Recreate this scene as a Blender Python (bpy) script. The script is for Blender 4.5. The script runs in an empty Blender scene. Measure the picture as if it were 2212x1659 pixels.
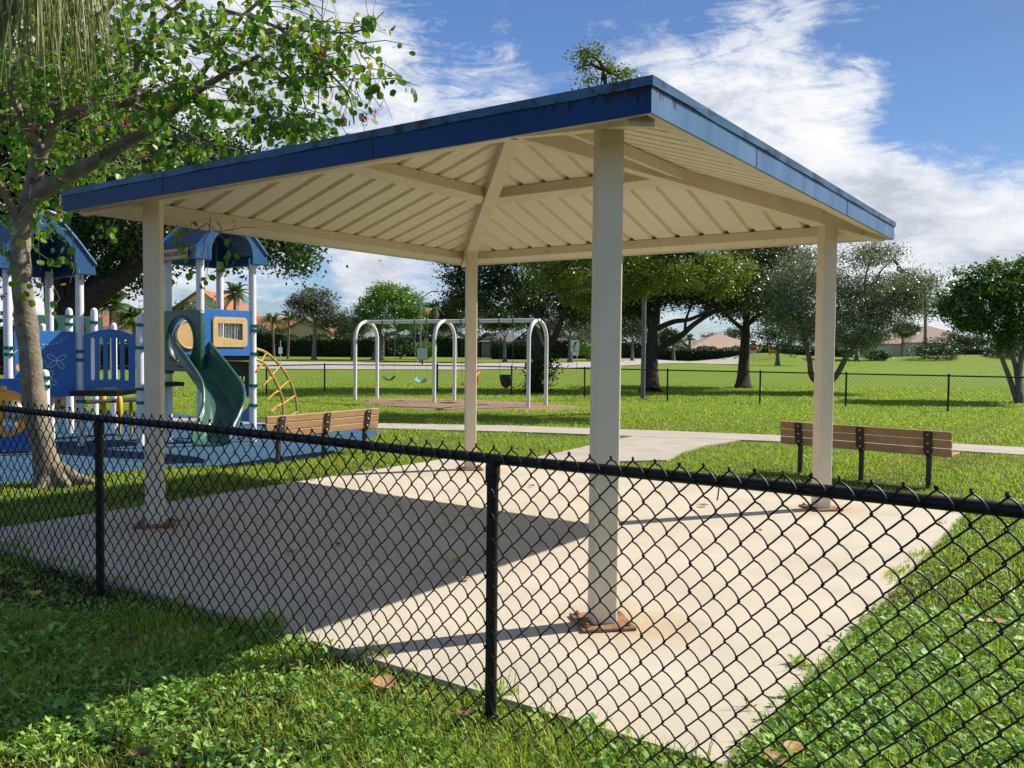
import bpy, math, random
import numpy as np
from mathutils import Matrix, Vector
random.seed(7); rng = np.random.default_rng(7)
S = bpy.context.scene
A = np.array

# ------------------------------------------------------------------ camera
W, H, F = 2212.0, 1659.0, 1836.05           # picture frame in which positions were measured
PITCH, ROLL, EYE = 0.0406, 0.00935, 1.65
_fw = A([0, math.cos(PITCH), -math.sin(PITCH)]); _u0 = A([0, math.sin(PITCH), math.cos(PITCH)]); _r0 = A([1.0, 0, 0])
_rt = _r0 * math.cos(ROLL) + _u0 * math.sin(ROLL); _up = -_r0 * math.sin(ROLL) + _u0 * math.cos(ROLL)
cd = bpy.data.cameras.new("camera"); cam = bpy.data.objects.new("camera", cd); S.collection.objects.link(cam)
cd.sensor_width = 36; cd.lens = F / W * 36; cd.clip_start = 0.05; cd.clip_end = 6000
cam.matrix_world = Matrix(((_rt[0], _up[0], -_fw[0], 0), (_rt[1], _up[1], -_fw[1], 0), (_rt[2], _up[2], -_fw[2], EYE), (0, 0, 0, 1)))
S.camera = cam

def ray(px, py): return _fw + _rt * (px - W / 2) / F + _up * (H / 2 - py) / F
def G(px, py, z=0.0):                        # point of the level z seen at a pixel
    d = ray(px, py); return A([0, 0, EYE]) + d * ((z - EYE) / d[2])
def P(px, py, Y):                            # point at depth Y seen at a pixel
    d = ray(px, py); return A([0, 0, EYE]) + d * (Y / d[1])

# ------------------------------------------------------------------ light and sky
SUN_AZ, SUN_EL = math.radians(21), math.radians(41)
sunv = Vector((math.cos(SUN_EL) * math.cos(SUN_AZ), math.cos(SUN_EL) * math.sin(SUN_AZ), math.sin(SUN_EL)))
sl = bpy.data.lights.new("sun", 'SUN'); sl.energy = 5.0; sl.angle = math.radians(0.5); sl.color = (1, 0.93, 0.82)
so = bpy.data.objects.new("sun", sl); S.collection.objects.link(so)
so.rotation_euler = (-sunv).to_track_quat('-Z', 'Y').to_euler(); so.location = (30, 12, 40)

S.view_settings.view_transform = 'Standard'; S.view_settings.look = 'None'
S.view_settings.exposure = 0.52; S.view_settings.gamma = 1

wd = bpy.data.worlds.new("World"); S.world = wd; wd.use_nodes = True
nt = wd.node_tree; N = nt.nodes; L = nt.links
bg = N['Background']; bg.inputs[1].default_value = 0.1
def nmath(nt, op, a, b=None, clamp=False):
    n = nt.nodes.new('ShaderNodeMath'); n.operation = op; n.use_clamp = clamp
    for i, v in enumerate((a, b)):
        if v is None: continue
        if isinstance(v, (int, float)): n.inputs[i].default_value = v
        else: nt.links.new(v, n.inputs[i])
    return n.outputs[0]
def vmath(nt, op, a, b):
    n = nt.nodes.new('ShaderNodeVectorMath'); n.operation = op
    for i, v in enumerate((a, b)):
        if isinstance(v, (tuple, list)): n.inputs[i].default_value = v
        else: nt.links.new(v, n.inputs[i])
    return n
def ramp(nt, fac, stops, interp='LINEAR'):
    n = nt.nodes.new('ShaderNodeValToRGB'); nt.links.new(fac, n.inputs[0]); n.color_ramp.interpolation = interp
    el = n.color_ramp.elements
    while len(el) < len(stops): el.new(0.5)
    for e, (p, c) in zip(el, stops):
        e.position = p; e.color = (*c, 1) if len(c) == 3 else c
    return n.outputs[0]
def noise(nt, vec, scale, detail=6, rough=0.55, dist=0.0):
    n = nt.nodes.new('ShaderNodeTexNoise'); n.inputs['Scale'].default_value = scale; n.inputs['Detail'].default_value = detail
    n.inputs['Roughness'].default_value = rough; n.inputs['Distortion'].default_value = dist
    if vec is not None: nt.links.new(vec, n.inputs['Vector'])
    return n.outputs[0]
def mixc(nt, fac, a, b, mode='MIX'):
    n = nt.nodes.new('ShaderNodeMix'); n.data_type = 'RGBA'; n.blend_type = mode
    for i, v in ((0, fac), (6, a), (7, b)):
        if isinstance(v, (int, float)): n.inputs[i].default_value = v
        elif isinstance(v, (tuple, list)): n.inputs[i].default_value = (*v, 1) if len(v) == 3 else v
        else: nt.links.new(v, n.inputs[i])
    return n.outputs[2]

sky = N.new('ShaderNodeTexSky'); sky.sky_type = 'NISHITA'; sky.sun_disc = False
sky.sun_elevation = SUN_EL; sky.sun_rotation = math.pi / 2 - SUN_AZ
sky.air_density = 1.0; sky.dust_density = 0.6; sky.ozone_density = 2.5
dirv = N.new('ShaderNodeTexCoord').outputs['Generated']
# cloud banks stand in fixed directions of the sky: (pixel, pixel, degrees, weight)
banks = [(1640, 330, 9, .26), (1500, 230, 6, .24), (1740, 190, 5.5, .24), (1880, 430, 9, .24), (2050, 520, 9, .28), (1800, 560, 9, .22), (2180, 620, 9, .24), (1400, 200, 6, .12),
         (1150, 175, 6, .10), (1000, 200, 6, .10), (865, 140, 3.2, .22), (730, 180, 7, .12), (620, 120, 9, .16), (400, 100, 13, .22), (795, 602, 2.7, .52), (820, 560, 5, .08), (640, 590, 7, .14), (1000, 560, 6, .12),
         (1690, 20, 3.4, .24), (1880, 15, 2.4, .16), (1600, 10, 2.5, .12), (2180, 215, 3.2, .20), (1900, 172, 3.0, .20), (200, 480, 14, .22), (-300, 300, 22, .3), (2600, 500, 16, .25)]
clear = [(1060, 30, 8, -.24), (2060, 130, 9, -.34), (2000, 250, 5, -.14), (700, 650, 4, -.14), (1330, 70, 7, -.24), (1560, 90, 4.5, -.20), (2200, 400, 4, -.10), (1820, 90, 4, -.14), (2400, 150, 12, -.3)]
acc = None
for (px, py, deg, wt) in banks + clear:
    d = ray(px, py); d = d / np.linalg.norm(d)
    dot = vmath(nt, 'DOT_PRODUCT', dirv, tuple(d)).outputs['Value']
    mr = N.new('ShaderNodeMapRange'); mr.interpolation_type = 'SMOOTHSTEP'; L.new(dot, mr.inputs[0])
    mr.inputs[1].default_value = math.cos(math.radians(deg)); mr.inputs[2].default_value = math.cos(math.radians(deg * .15))
    mr.inputs[3].default_value = 0; mr.inputs[4].default_value = wt
    acc = mr.outputs[0] if acc is None else nmath(nt, 'ADD', acc, mr.outputs[0])
def skymap(sc, rot):
    m = N.new('ShaderNodeMapping'); m.inputs['Scale'].default_value = sc; m.inputs['Rotation'].default_value = rot; L.new(dirv, m.inputs[0]); return m.outputs[0]
mA = skymap((1, 1, 1.9), (0, .2, 0)); mB = skymap((1.2, 1.2, 4.2), (0, -.32, .1))
big = noise(nt, mA, 4.5, 12, .64, .35); mid = noise(nt, mA, 15, 10, .66, .6); wis = noise(nt, mB, 9, 12, .70, 1.6)
def cen(v, k): return nmath(nt, 'MULTIPLY', nmath(nt, 'SUBTRACT', v, .5), k)
dens = nmath(nt, 'ADD', nmath(nt, 'ADD', cen(big, .9), cen(mid, .55)), nmath(nt, 'ADD', cen(wis, .95), nmath(nt, 'MULTIPLY', acc, .80)))
cov = ramp(nt, nmath(nt, 'ADD', dens, .5), [(0.45, (0, 0, 0)), (0.58, (.27, .27, .27)), (0.70, (.68, .68, .68)), (0.90, (1, 1, 1))])
shade = noise(nt, skymap((1, 1, 2.2), (0, .1, .4)), 6.5, 9, .62, .4)
ccol = ramp(nt, nmath(nt, 'ADD', shade, cen(mid, .35)), [(0.36, (3.9, 4.2, 4.8)), (0.48, (5.4, 5.65, 6.1)), (0.60, (6.5, 6.6, 6.8)), (0.76, (7.1, 7.1, 7.1))])
skyc = mixc(nt, 1.0, sky.outputs[0], (0.57, .72, .95), 'MULTIPLY')
sund = vmath(nt, 'DOT_PRODUCT', dirv, tuple(sunv)).outputs['Value']
deep = ramp(nt, sund, [(.40, (1, 1, 1)), (.80, (.70, .69, .67))])
skyc = mixc(nt, 1.0, skyc, deep, 'MULTIPLY')
skyc = mixc(nt, cov, skyc, ccol)
L.new(skyc, bg.inputs[0])

# ------------------------------------------------------------------ materials
def mat(name, c1, c2=None, scale=4.0, rough=0.6, bump=0.0, bscale=None, spec=0.4, metal=0.0, island=None, detail=5, coat=0.0, trans=0.0, stretch=None, dirt=None):
    m = bpy.data.materials.new(name); m.use_nodes = True; t = m.node_tree; b = t.nodes['Principled BSDF']
    b.inputs['Roughness'].default_value = rough; b.inputs['Metallic'].default_value = metal
    b.inputs['Specular IOR Level'].default_value = spec; b.inputs['Coat Weight'].default_value = coat
    tc = t.nodes.new('ShaderNodeTexCoord').outputs['Object']
    if stretch:
        mpn = t.nodes.new('ShaderNodeMapping'); mpn.inputs['Scale'].default_value = stretch; t.links.new(tc, mpn.inputs[0]); tc = mpn.outputs[0]
    col = None
    if c2 is None: b.inputs['Base Color'].default_value = (*c1, 1)
    elif island:
        g = t.nodes.new('ShaderNodeNewGeometry').outputs['Random Per Island']
        col = ramp(t, g, island)
    else:
        col = ramp(t, noise(t, tc, scale, detail), [(0.32, c1), (0.68, c2)])
    if dirt:                                   # (colour, scale, threshold): spots and stains of the thing itself
        dcol, ds, th = dirt
        col = mixc(t, ramp(t, noise(t, tc, ds, 8, .65), [(th, (0, 0, 0)), (th + .1, (1, 1, 1))]), col if col is not None else c1, dcol)
    if col is not None: t.links.new(col, b.inputs['Base Color'])
    if bump:
        bn = t.nodes.new('ShaderNodeBump'); bn.inputs['Strength'].default_value = bump; bn.inputs['Distance'].default_value = 0.02
        t.links.new(noise(t, tc, bscale or scale * 4, 6), bn.inputs['Height']); t.links.new(bn.outputs[0], b.inputs['Normal'])
    if trans:
        tr = t.nodes.new('ShaderNodeBsdfTranslucent'); mx = t.nodes.new('ShaderNodeMixShader'); mx.inputs[0].default_value = trans
        if col is not None:
            t.links.new(mixc(t, 1.0, col, (1.25, 1.3, .6), 'MULTIPLY'), tr.inputs[0])
        else: tr.inputs[0].default_value = (*c1, 1)
        t.links.new(b.outputs[0], mx.inputs[1]); t.links.new(tr.outputs[0], mx.inputs[2])
        t.links.new(mx.outputs[0], t.nodes['Material Output'].inputs[0])
    return m
def leafmat(name, cols, rough=.45, trans=.35, spec=.4):
    n = len(cols); return mat(name, cols[0], cols[-1], island=[(i / max(1, n - 1), c) for i, c in enumerate(cols)], rough=rough, trans=trans, spec=spec)

M = {}
M['beige'] = mat('beige_paint', (.68, .60, .435), (.74, .66, .49), 3, .45, .04, 60, dirt=((.30, .23, .13), 11, .655))
M['deck'] = mat('beige_steel_deck', (.77, .69, .52), (.81, .735, .565), 2.5, .42, .03, 40, dirt=((.40, .33, .2), 13, .69))
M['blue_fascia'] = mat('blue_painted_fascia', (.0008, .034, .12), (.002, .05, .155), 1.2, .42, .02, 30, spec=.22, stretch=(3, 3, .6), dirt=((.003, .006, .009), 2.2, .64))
M['blue_sunlit_faded'] = mat('blue_sunlit_faded_fascia', (.03, .105, .235), (.09, .19, .32), 1.6, .42, .02, 30, spec=.5, stretch=(3, 3, .35), dirt=((.012, .03, .055), 3.2, .64))  # faded paint, paler still: sunlight on the near-right side put into the colour
M['blue_cap'] = mat('blue_cap_trim', (.012, .07, .16), (.05, .15, .24), 3, .4, .05, 30, spec=.4, dirt=((.010, .012, .008), 5, .50))
M['concrete'] = mat('concrete', (.495, .44, .345), (.575, .515, .415), 1.3, .85, .25, 120, spec=.2)
M['path'] = mat('path_concrete', (.38, .34, .275), (.47, .425, .35), 1.8, .85, .2, 90, spec=.2, dirt=((.3, .27, .22), 3, .66))
M['street'] = mat('street_concrete', (.36, .33, .295), (.45, .41, .37), .3, .9, .1, 10, spec=.2)
M['rubber'] = mat('blue_rubber', (0.033, 0.0867, 0.1518), (0.055, 0.1224, 0.1932), 2.5, .9, .3, 160, spec=.2, dirt=((0.077, 0.153, 0.23), 40, .62))
M['mulch'] = mat('wood_mulch', (.17, .105, .062), (.40, .29, .19), 22, .95, 1.0, 40, spec=.1, dirt=((.48, .38, .27), 35, .60))
M['black_vinyl'] = mat('black_vinyl', (.010, .008, .008), (.016, .013, .012), 20, .5, .03, 80, spec=.28)
M['black_pipe'] = mat('black_pipe', (.006, .006, .007), (.012, .012, .012), 8, .5, .06, 60, spec=.3, dirt=((.05, .05, .045), 30, .70))
M['rust'] = mat('rusty_plate', (0.169, 0.091, 0.052), (0.312, 0.182, 0.1105), 12, .85, .12, 60, spec=.2)
M['steel'] = mat('galvanised_steel', (.45, .45, .44), (.6, .6, .58), 20, .35, .02, 60, metal=.8)
M['white_pole'] = mat('white_powder_coat', (0.713, 0.702, 0.7232), (0.782, 0.7722, 0.7797), 3, .4, .02, 40, dirt=((0.6325, 0.6084, 0.565), 6, .72))
M['blue_plastic'] = mat('blue_plastic', (.018, .13, .42), (.035, .17, .48), 2.2, .40, .03, 60, spec=.5, dirt=((.07, .22, .5), 5, .66))
M['blue_roof'] = mat('blue_roof_plastic', (0.0112, 0.075, 0.195), (0.0245, 0.1125, 0.2475), 2.5, .4, .05, 50, spec=.5)
M['green_plastic'] = mat('green_plastic', (0.0209, 0.08075, 0.0578), (0.04275, 0.1275, 0.0935), 2.6, .38, .05, 50, spec=.5)
M['green_collar'] = mat('green_collar', (.006, .13, .09), (.01, .19, .14), 6, .4)
M['tan_plastic'] = mat('tan_plastic', (.62, .40, .16), (.72, .48, .22), 5, .5)
M['orange_plastic'] = mat('orange_plastic', (.85, .33, .03), (.95, .42, .06), 5, .45)
M['yellow_pipe'] = mat('mustard_pipe', (.40, .25, .05), (.52, .34, .09), 6, .45)
M['yellow'] = mat('yellow_plastic', (.75, .45, .02), (.85, .55, .04), 5, .45)
M['dark_brown'] = mat('dark_brown_deck', (.02, .013, .010), (.04, .026, .02), 8, .6)
M['chime'] = mat('grey_chime', (.30, .33, .36), (.45, .48, .5), 8, .4, metal=.3)
M['bench_slat'] = mat('tan_bench_slat', (.36, .20, .095), (.46, .27, .14), 4, .6, .08, 30, stretch=(1, 1, 6), dirt=((.5, .4, .28), 3, .76))
M['bench_slat_dark'] = mat('brown_bench_slat', (0.39, 0.2194, 0.1125), (0.5363, 0.3087, 0.15), 4, .6, .08, 30)
M['bench_steel'] = mat('brown_bench_steel', (.035, .024, .018), (.055, .038, .028), 8, .45)
M['white_line'] = mat('white_routed_line', (.75, .78, .80))
M['black'] = mat('black_rubber', (.010, .010, .010), (.02, .02, .02), 8, .5)
M['lightblue'] = mat('light_blue_rubber', (.12, .36, .50), (.2, .45, .58), 8, .5)
M['red'] = mat('red_plastic', (.55, .02, .01), (.65, .04, .02), 8, .4)
M['sign_white'] = mat('sign_white', (.62, .66, .63), (.70, .73, .70), 8, .5)
M['sign_black'] = mat('sign_black', (.015, .015, .015))
M['sign_red'] = mat('sign_red', (.26, .03, .04))
M['sign_green'] = mat('sign_green', (.01, .25, .14))
M['sign_yellow'] = mat('sign_yellow', (.75, .40, .02))
M['pole_grey'] = mat('grey_pole', (.12, .13, .13), (.17, .18, .18), 5, .6)
M['wood_pole'] = mat('wood_pole', (.20, .17, .14), (.29, .25, .21), 5, .9, .3)
M['bark_pale'] = mat('pale_bark', (0.17, 0.1394, 0.0924), (0.3128, 0.2788, 0.2046), 7, .9, .7, 30, spec=.15, dirt=((0.068, 0.0544, 0.033), 6, .60))
M['bark_dark'] = mat('dark_bark', (.045, .034, .026), (.10, .078, .06), 6, .95, .9, 25, spec=.1, stretch=(3, 3, .7))
M['bark_grey'] = mat('grey_bark', (.13, .11, .085), (.24, .21, .17), 6, .95, .7, 25, spec=.1)
M['frond_dry'] = leafmat('dry_fronds', [(0.18, 0.1658, 0.06), (0.3375, 0.3315, 0.144), (0.4725, 0.4845, 0.264), (0.1125, 0.1658, 0.036), (0.225, 0.255, 0.084)], .6, .3)
M['orchid'] = leafmat('orchid_leaves', [(0.0706, 0.178, 0.0126), (0.113, 0.26, 0.021), (0.169, 0.342, 0.0315), (0.0988, 0.219, 0.0189), (0.24, 0.397, 0.0525), (0.141, 0.301, 0.0263), (0.0706, 0.178, 0.0126), (0.113, 0.26, 0.021), (0.169, 0.342, 0.0315), (0.0988, 0.219, 0.0189), (0.22, 0.38, 0.05), (0.40, 0.33, 0.03)], .42, .42)
M['flower'] = leafmat('magenta_petals', [(.55, .02, .16), (.62, .07, .26)], .5, .3)
M['ficus'] = leafmat('ficus_leaves', [(0.0192, 0.042, 0.0096), (0.036, 0.078, 0.0144), (0.054, 0.108, 0.0192), (0.036, 0.072, 0.018)], .35, .18)
M['oak'] = leafmat('oak_leaves', [(.020, .040, .008), (.035, .065, .012), (.055, .09, .014)], .4, .22)
M['olive'] = leafmat('olive_leaves', [(0.07223, 0.113, 0.01206), (0.1203, 0.1659, 0.0181), (0.1606, 0.2262, 0.02714), (0.2087, 0.2564, 0.03016)], .42, .32)
M['silver'] = leafmat('silver_leaves', [(0.07594, 0.09787, 0.054), (0.1266, 0.1604, 0.09281), (0.2194, 0.2616, 0.1688), (0.1013, 0.135, 0.07087), (0.4387, 0.4894, 0.3712), (0.1688, 0.211, 0.1266)], .32, .2)
M['bright'] = leafmat('bright_leaves', [(0.075, 0.165, 0.018), (0.135, 0.255, 0.033), (0.21, 0.36, 0.0525)], .42, .3)
M['glossy'] = leafmat('glossy_leaves', [(0.018, 0.042, 0.0096), (0.036, 0.078, 0.0144), (0.084, 0.18, 0.024), (0.12, 0.228, 0.036)], .35, .3)
M['greygreen'] = leafmat('grey_green_leaves', [(0.05175, 0.069, 0.0345), (0.092, 0.115, 0.06325), (0.138, 0.161, 0.092)], .45, .2)
M['hedge'] = leafmat('hedge_leaves', [(.014, .034, .008), (.028, .06, .012), (.05, .095, .016)], .42, .2)
M['palm'] = leafmat('palm_leaves', [(0.036, 0.078, 0.0168), (0.072, 0.132, 0.0264), (0.12, 0.18, 0.042)], .4, .25)
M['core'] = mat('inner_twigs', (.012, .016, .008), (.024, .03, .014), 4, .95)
M['leaf_tan'] = mat('dry_leaf_tan', (.36, .19, .085), (.50, .30, .16), 30, .7)
M['leaf_brown'] = mat('dry_leaf_brown', (.13, .07, .035), (.22, .13, .07), 30, .7)
M['leaf_yellow'] = mat('dry_leaf_yellow', (.55, .38, .04), (.6, .45, .1), 30, .7)
M['stucco_cream'] = mat('cream_stucco', (.62, .52, .36), (.68, .58, .42), 3, .9)
M['stucco_yellow'] = mat('yellow_stucco', (.62, .50, .24), (.68, .55, .28), 3, .9)
M['stucco_grey'] = mat('grey_stucco', (.22, .21, .20), (.3, .28, .26), 3, .9)
M['trim'] = mat('white_trim', (.7, .69, .66), (.75, .73, .7), 3, .6)
M['glass'] = mat('dark_glass', (.03, .04, .05), rough=.08, spec=.6)
M['car_paint'] = mat('plum_car_paint', (.05, .012, .03), rough=.25, spec=.6, coat=.5)
M['tyre'] = mat('tyre_rubber', (.012, .012, .012), rough=.8)
def drips(name, strength):
    m = M[name]; t = m.node_tree; b = t.nodes['Principled BSDF']; pos = t.nodes.new('ShaderNodeNewGeometry').outputs['Position']
    sp = t.nodes.new('ShaderNodeSeparateXYZ'); t.links.new(pos, sp.inputs[0])
    mp_ = t.nodes.new('ShaderNodeMapping'); mp_.inputs['Scale'].default_value = (9, 9, 1.1); t.links.new(pos, mp_.inputs[0])
    nz = noise(t, mp_.outputs[0], 1.6, 8, .7, .3); pat = noise(t, pos, .55, 3, .6)
    cor = vmath(t, 'DISTANCE', pos, (.69, 4.32, 3.0)).outputs['Value']
    near = nmath(t, 'MULTIPLY', nmath(t, 'SUBTRACT', 1.5, cor), .12, False); near = nmath(t, 'MAXIMUM', near, 0.0)
    band = nmath(t, 'MULTIPLY', nmath(t, 'SUBTRACT', sp.outputs[2], 2.93), 2.4)
    f = nmath(t, 'ADD', nmath(t, 'ADD', nz, nmath(t, 'MULTIPLY', pat, .35)), nmath(t, 'ADD', band, near))
    col = b.inputs['Base Color'].links[0].from_socket
    t.links.new(mixc(t, ramp(t, f, [(strength, (0, 0, 0)), (strength + .10, (.95, .95, .95))]), col, (.010, .012, .012)), b.inputs['Base Color'])
drips('blue_fascia', .93); drips('blue_sunlit_faded', .94); drips('blue_cap', 1.05)
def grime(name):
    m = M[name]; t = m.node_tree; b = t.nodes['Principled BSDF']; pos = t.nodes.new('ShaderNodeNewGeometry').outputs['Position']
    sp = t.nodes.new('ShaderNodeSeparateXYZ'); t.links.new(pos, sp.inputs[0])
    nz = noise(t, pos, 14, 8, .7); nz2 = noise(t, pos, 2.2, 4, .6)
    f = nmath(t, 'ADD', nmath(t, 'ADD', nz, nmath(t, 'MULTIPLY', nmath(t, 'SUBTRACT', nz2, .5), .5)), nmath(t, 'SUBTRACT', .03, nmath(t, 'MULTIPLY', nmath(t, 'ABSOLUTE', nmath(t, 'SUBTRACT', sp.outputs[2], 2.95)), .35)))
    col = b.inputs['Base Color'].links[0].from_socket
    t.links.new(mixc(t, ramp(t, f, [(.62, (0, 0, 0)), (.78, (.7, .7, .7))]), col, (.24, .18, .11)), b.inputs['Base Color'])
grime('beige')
def tilemat(name, c1, c2, sx=3.0):
    m = mat(name, c1, c2, 3, .8); t = m.node_tree; b = t.nodes['Principled BSDF']
    tc = t.nodes.new('ShaderNodeTexCoord').outputs['Object']
    wv = t.nodes.new('ShaderNodeTexWave'); wv.inputs['Scale'].default_value = sx; wv.bands_direction = 'Z'; t.links.new(tc, wv.inputs[0])
    wv.inputs['Distortion'].default_value = .4
    col = b.inputs['Base Color'].links[0].from_socket
    t.links.new(mixc(t, nmath(t, 'MULTIPLY', wv.outputs[1], .55), col, tuple(x * .55 for x in c1)), b.inputs['Base Color'])
    bn = t.nodes.new('ShaderNodeBump'); bn.inputs['Strength'].default_value = .6; bn.inputs['Distance'].default_value = .05
    t.links.new(wv.outputs[1], bn.inputs['Height']); t.links.new(bn.outputs[0], b.inputs['Normal'])
    return m
M['tile_orange'] = tilemat('orange_roof_tile', (0.3588, 0.133, 0.069), (0.468, 0.209, 0.115))
M['tile_salmon'] = tilemat('salmon_roof_tile', (.42, .28, .19), (.54, .38, .27))
M['tile_tan'] = tilemat('tan_roof_tile', (.30, .22, .16), (.40, .30, .22))
M['tile_grey'] = tilemat('grey_roof_shingle', (.13, .13, .13), (.20, .19, .18))
def shinglemat():
    m = mat('blue_shingles', (.014, .06, .15), (.03, .10, .21), 4, .45, spec=.5); t = m.node_tree; b = t.nodes['Principled BSDF']
    tc = t.nodes.new('ShaderNodeTexCoord').outputs['UV']
    br = t.nodes.new('ShaderNodeTexBrick'); br.inputs['Scale'].default_value = 1; br.inputs['Brick Width'].default_value = .14; br.inputs['Row Height'].default_value = .10
    br.inputs['Mortar Size'].default_value = .012; br.inputs['Color1'].default_value = (1, 1, 1, 1); br.inputs['Color2'].default_value = (.85, .85, .85, 1); br.inputs['Mortar'].default_value = (.25, .25, .25, 1)
    t.links.new(tc, br.inputs[0])
    col = b.inputs['Base Color'].links[0].from_socket
    t.links.new(mixc(t, 1.0, col, br.outputs[0], 'MULTIPLY'), b.inputs['Base Color'])
    bn = t.nodes.new('ShaderNodeBump'); bn.inputs['Strength'].default_value = .8; bn.inputs['Distance'].default_value = .02
    t.links.new(br.outputs[0], bn.inputs['Height']); t.links.new(bn.outputs[0], b.inputs['Normal'])
    return m
M['shingle'] = shinglemat()
# lawn: soil and turf, patches of several greens
def lawnmat():
    m = mat('lawn', (.135, .222, .022), (.185, .272, .032), .35, .95, .0, spec=.1, detail=8); t = m.node_tree; b = t.nodes['Principled BSDF']
    tc = t.nodes.new('ShaderNodeTexCoord').outputs['Object']
    col = b.inputs['Base Color'].links[0].from_socket
    col = mixc(t, nmath(t, 'MULTIPLY', noise(t, tc, 9, 8, .7), .5), col, (.24, .31, .05))
    col = mixc(t, ramp(t, noise(t, tc, 60, 4, .7), [(.42, (0, 0, 0)), (.66, (.5, .5, .5))]), col, (.06, .11, .014))
    col = mixc(t, ramp(t, noise(t, tc, .11, 6, .6), [(.45, (0, 0, 0)), (.62, (.3, .3, .3))]), col, (.21, .23, .04))
    col = mixc(t, ramp(t, noise(t, tc, .5, 6, .65), [(.55, (0, 0, 0)), (.72, (.6, .6, .6))]), col, (.085, .15, .018))
    sx = t.nodes.new('ShaderNodeSeparateXYZ'); t.links.new(tc, sx.inputs[0])
    mr = t.nodes.new('ShaderNodeMapRange'); t.links.new(sx.outputs[1], mr.inputs[0]); mr.inputs[1].default_value = 7; mr.inputs[2].default_value = 26; mr.inputs[3].default_value = 1; mr.inputs[4].default_value = 0
    soil = ramp(t, noise(t, tc, 14, 8, .7), [(.35, (.022, .022, .010)), (.65, (.075, .062, .032))])  # soil under near blades, darkened: shade of the gaps put into its colour
    col = mixc(t, mr.outputs[0], col, soil)
    t.links.new(col, b.inputs['Base Color'])
    bn = t.nodes.new('ShaderNodeBump'); bn.inputs['Strength'].default_value = .7; bn.inputs['Distance'].default_value = .06
    t.links.new(noise(t, tc, 28, 8, .7), bn.inputs['Height']); t.links.new(bn.outputs[0], b.inputs['Normal'])
    return m
M['lawn'] = lawnmat()
def grassmat(name, cols, tr=.42):
    m = leafmat(name, cols, .5, tr, .3); return m
M['grass'] = grassmat('grass_blades', [(0.137, 0.2535, 0.02337), (0.2192, 0.3526, 0.03896), (0.3153, 0.4518, 0.05065), (0.4385, 0.5291, 0.07792), (0.2465, 0.3747, 0.03896), (0.603, 0.5291, 0.1364)])
M['weed'] = grassmat('weed_leaves', [(0.1092, 0.2536, 0.04653), (0.1821, 0.3581, 0.064), (0.2731, 0.4624, 0.08726), (0.4005, 0.5667, 0.1454)], .3)

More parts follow.
